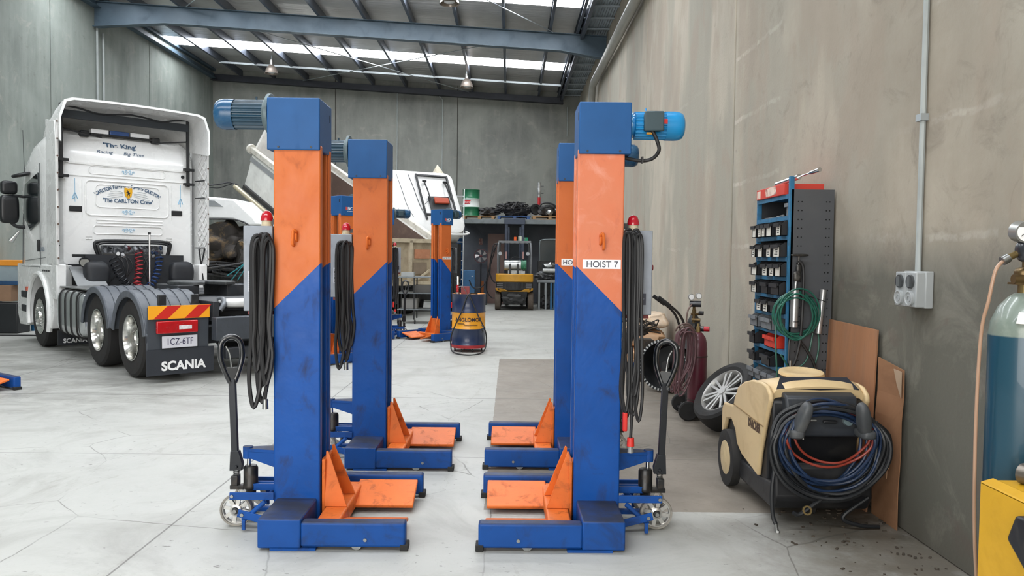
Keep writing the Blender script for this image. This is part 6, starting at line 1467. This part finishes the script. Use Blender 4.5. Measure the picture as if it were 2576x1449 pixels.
m.tube([f(525,468),f(555,464),f(578,460),f(600,466)],.02,6); m.tube([f(525,472),f(550,474),f(570,468),f(590,462)],.012,6); o=m.build('brake_pipe',BLK(),WC); o.matrix_basis=WC.matrix_world.inverted() if False else Matrix.Translation((6.75,-18.6,0))
# ================================================================ tilted white cab at the back
hd_=Vector((-.50,.86,0)); ca_,sa_=math.cos(R(32)),math.sin(R(32)); c_=Vector((-2.80,23.0,2.92)); Mc=basis(c_,(.86,.50,0),hd_*ca_-Vector((0,0,sa_)),Vector((0,0,ca_))+hd_*sa_)
CB=thing('tilt_cab','white truck cab tilted up with black rear window frame, at the back','truck cab',M=Mc)
rs=[]
for y,k in ((-.75,.90),(-.70,.97),(-.5,1.0),(.5,1.0),(.8,.9)):
    rs.append([Vector((x*k,y,z*k)) for x,z in rounded(1.12,-1.22,.98,.36,.24)])
MB().rings(rs).build('cab_shell',TW,CB,ang=40)
def crv(pts,r=.012,nm='panel_seam',mt=None): MB().tube(pts,r,6).build(nm,mt or mat('seam_dark','#55585a',.6),CB)
crv([(-.35,-.755,.80),(-.28,-.757,.3),(-.22,-.757,-.3),(-.1,-.755,-.72)]); crv([(-.72,-.75,.80),(-.66,-.757,.2),(-.62,-.757,-.3),(-.5,-.75,-.72)],.008)
for a,b2 in (((-.12,.76),(.86,.76)),((-.12,-.62),(.86,-.62)),((-.12,.80),(-.12,-.80)),((.86,.78),(.86,-.64))): MB().bar((a[0],-.78,a[1]),(b2[0],-.78,b2[1]),.05,.05,up=(0,1,0)).build('window_frame',BLK(),CB)
MB().box(.08,.76,-.79,-.765,-.60,.02).build('dark_panel',mat('panel_black','#25282a',.5),CB,bevel=.01)
MB().box(.24,.70,-.86,-.79,-.26,-.06).build('orange_lamp',mat('lamp_orange','#a8442a',.35),CB,bevel=.02)
for s,x in ((1,.08),(1,.74)): MB().tube([(x,-.80,.52),(x+.02,-.84,.2),(x+.05,-.82,-.10)],.022,6).cyl((x-.05,-.8,.54),(x+.07,-.8,.54),.035,seg=8).build('strut',BLK(),CB)
MB().tube([(-.9,-.75,-1.22),(0,-.80,-1.30),(.8,-.80,-1.30),(1.12,-.72,-1.2),(1.18,-.5,-1.0)],.03,8).build('bumper_lip',TW,CB)
MB().cyl((-.1,-.80,-.3),(.2,-.82,-.05),.008,seg=6).build('aerial',BLK(),CB)
MB().prism([(.55,-.6,.92),(.78,-.6,1.36),(.95,-.6,.95),(1.05,-.6,.70)],(0,.5,0)).build('visor_flap',mat('visor_beige','#c4bda9',.5,dirt='#8c8066',da=.6,ds=6),CB)
TR=thing('cabover_truck','truck with its white cab tilted up, black rear window frame, dark slats below','truck',(-1.95,22.4,0))
m=MB(); m.box(-.95,.45,0,1.4,.35,2.0); m.build('front_body',FK,TR,bevel=.02)
for k in range(8): MB().box(-.55,.38,-.03,0,.75+.15*k,.83+.15*k).build('grille_slat',mat('slat_grey','#4c5257',.5,.3),TR)
text('front_text','SCANIA',.20,mat('letter_grey','#8d9195',.4),basis((-.05,-.032,1.72),(1,0,0),(0,0,1)),TR,bold=.004)
for x in (-.8,.3): MB().lathe([(.2,-.15),(.46,-.15),(.5,-.1),(.5,.1),(.46,.15),(.2,.15)],28,basis((x,.7,.5),(0,1,0),(0,0,1)),closed=True).build('wheel',TYR,TR)
adopt(CB,Mc,TR)
# steel parts trolley
PT=thing('steel_trolley','grey steel shelf trolley on castors, left of the HOIST 2 column','trolley',(-2.25,18.7,0))
ss=mat('trolley_steel','#7d8487',.4,.4,dirt='#50504d',da=.6,ds=7)
for z in (.33,.72,1.10): MB().box(-.42,.42,-.3,.3,z,z+.025).build('shelf',ss,PT)
for x in (-.4,-.02,.4):
    for y in (-.28,.28): MB().bar((x,y,.1),(x,y,1.13),.03,.03).build('post',FK,PT)
for x in (-.4,.0,.4): MB().cyl((x-.015,-.28,.05),(x+.015,-.28,.05),.05,seg=16).build('castor',RUB(),PT)
for i,(x,z,sx_,sz_,c,lab) in enumerate(((-.2,1.126,.15,.05,'#a6a9a8','pale flat box on the top of the steel shelf trolley'),(.18,.746,.2,.09,'#5c5a57','dark box on the middle of the steel shelf trolley'),(-.15,.356,.18,.12,'#8c8a86','grey box on the lowest shelf of the steel trolley'))):
    o=MB().box(-sx_,sx_,-.15,.15,0,sz_*2).build('parts_box',mat('pbox%d'%i,c,.5)); o.data.materials[0].name='parts_box_paint'; place(o,(-2.25+x,18.7,z)); tag(o,lab,'box')
# ================================================================ left edge: bench, box, tub
LB=thing('service_bench','grey-blue service bench with an orange top band by the left wall','workbench',(-10.05,15.6,0))
MB().box(-.40,.36,-.0,.5,1.02,1.33).build('bench_panel',mat('bench_bluegrey','#8e9ba0',.5,dirt='#5d666a',da=.5,ds=2.5),LB,bevel=.006)
MB().box(-.40,.38,-.02,.52,1.33,1.44).build('orange_band',mat('band_orange','#dd8e2a',.5,vary=.05),LB,bevel=.004)
for x in (-.36,.32): MB().box(x-.03,x+.03,.2,.26,0,1.02).build('leg',mat('leg_blue','#205a80',.5),LB)
MB().box(-.40,.30,-.15,.5,.95,1.02).box(-.40,-.3,-.15,.5,.6,.95).build('blue_shelf',mat('shelf_navy','#24486d',.5,dirt='#2c3238',da=.5,ds=4),LB)
o=MB().box(-.13,.13,-.12,.12,0,.32).build('cardboard_box',mat('carton_brown','#8f7159',.7),bevel=.004); place(o,(-10.02,15.5,.625)); tag(o,'brown cardboard carton on the black tub under the orange-banded bench','box')
MB().prism([(-.42,-.25,0),(.33,-.25,0),(.36,-.28,.60),(-.42,-.28,.60)],(0,.42,0)).build('plastic_tub',mat('tub_black','#1e2124',.5,vary=.1),bevel=.02); o=bpy.data.objects['plastic_tub']; place(o,(-10.02,15.5,0)); tag(o,'big black tub on the floor at the left edge under the carton','tub')
m=MB(); m.tube([(-10.4,14.75,.012),(-9.8,14.8,.012),(-9.2,14.85,.012),(-8.3,14.7,.012)],.014,6); tag(m.build('floor_cable',CABL()),'black cable lying across the floor to the front of the prime mover','cable')
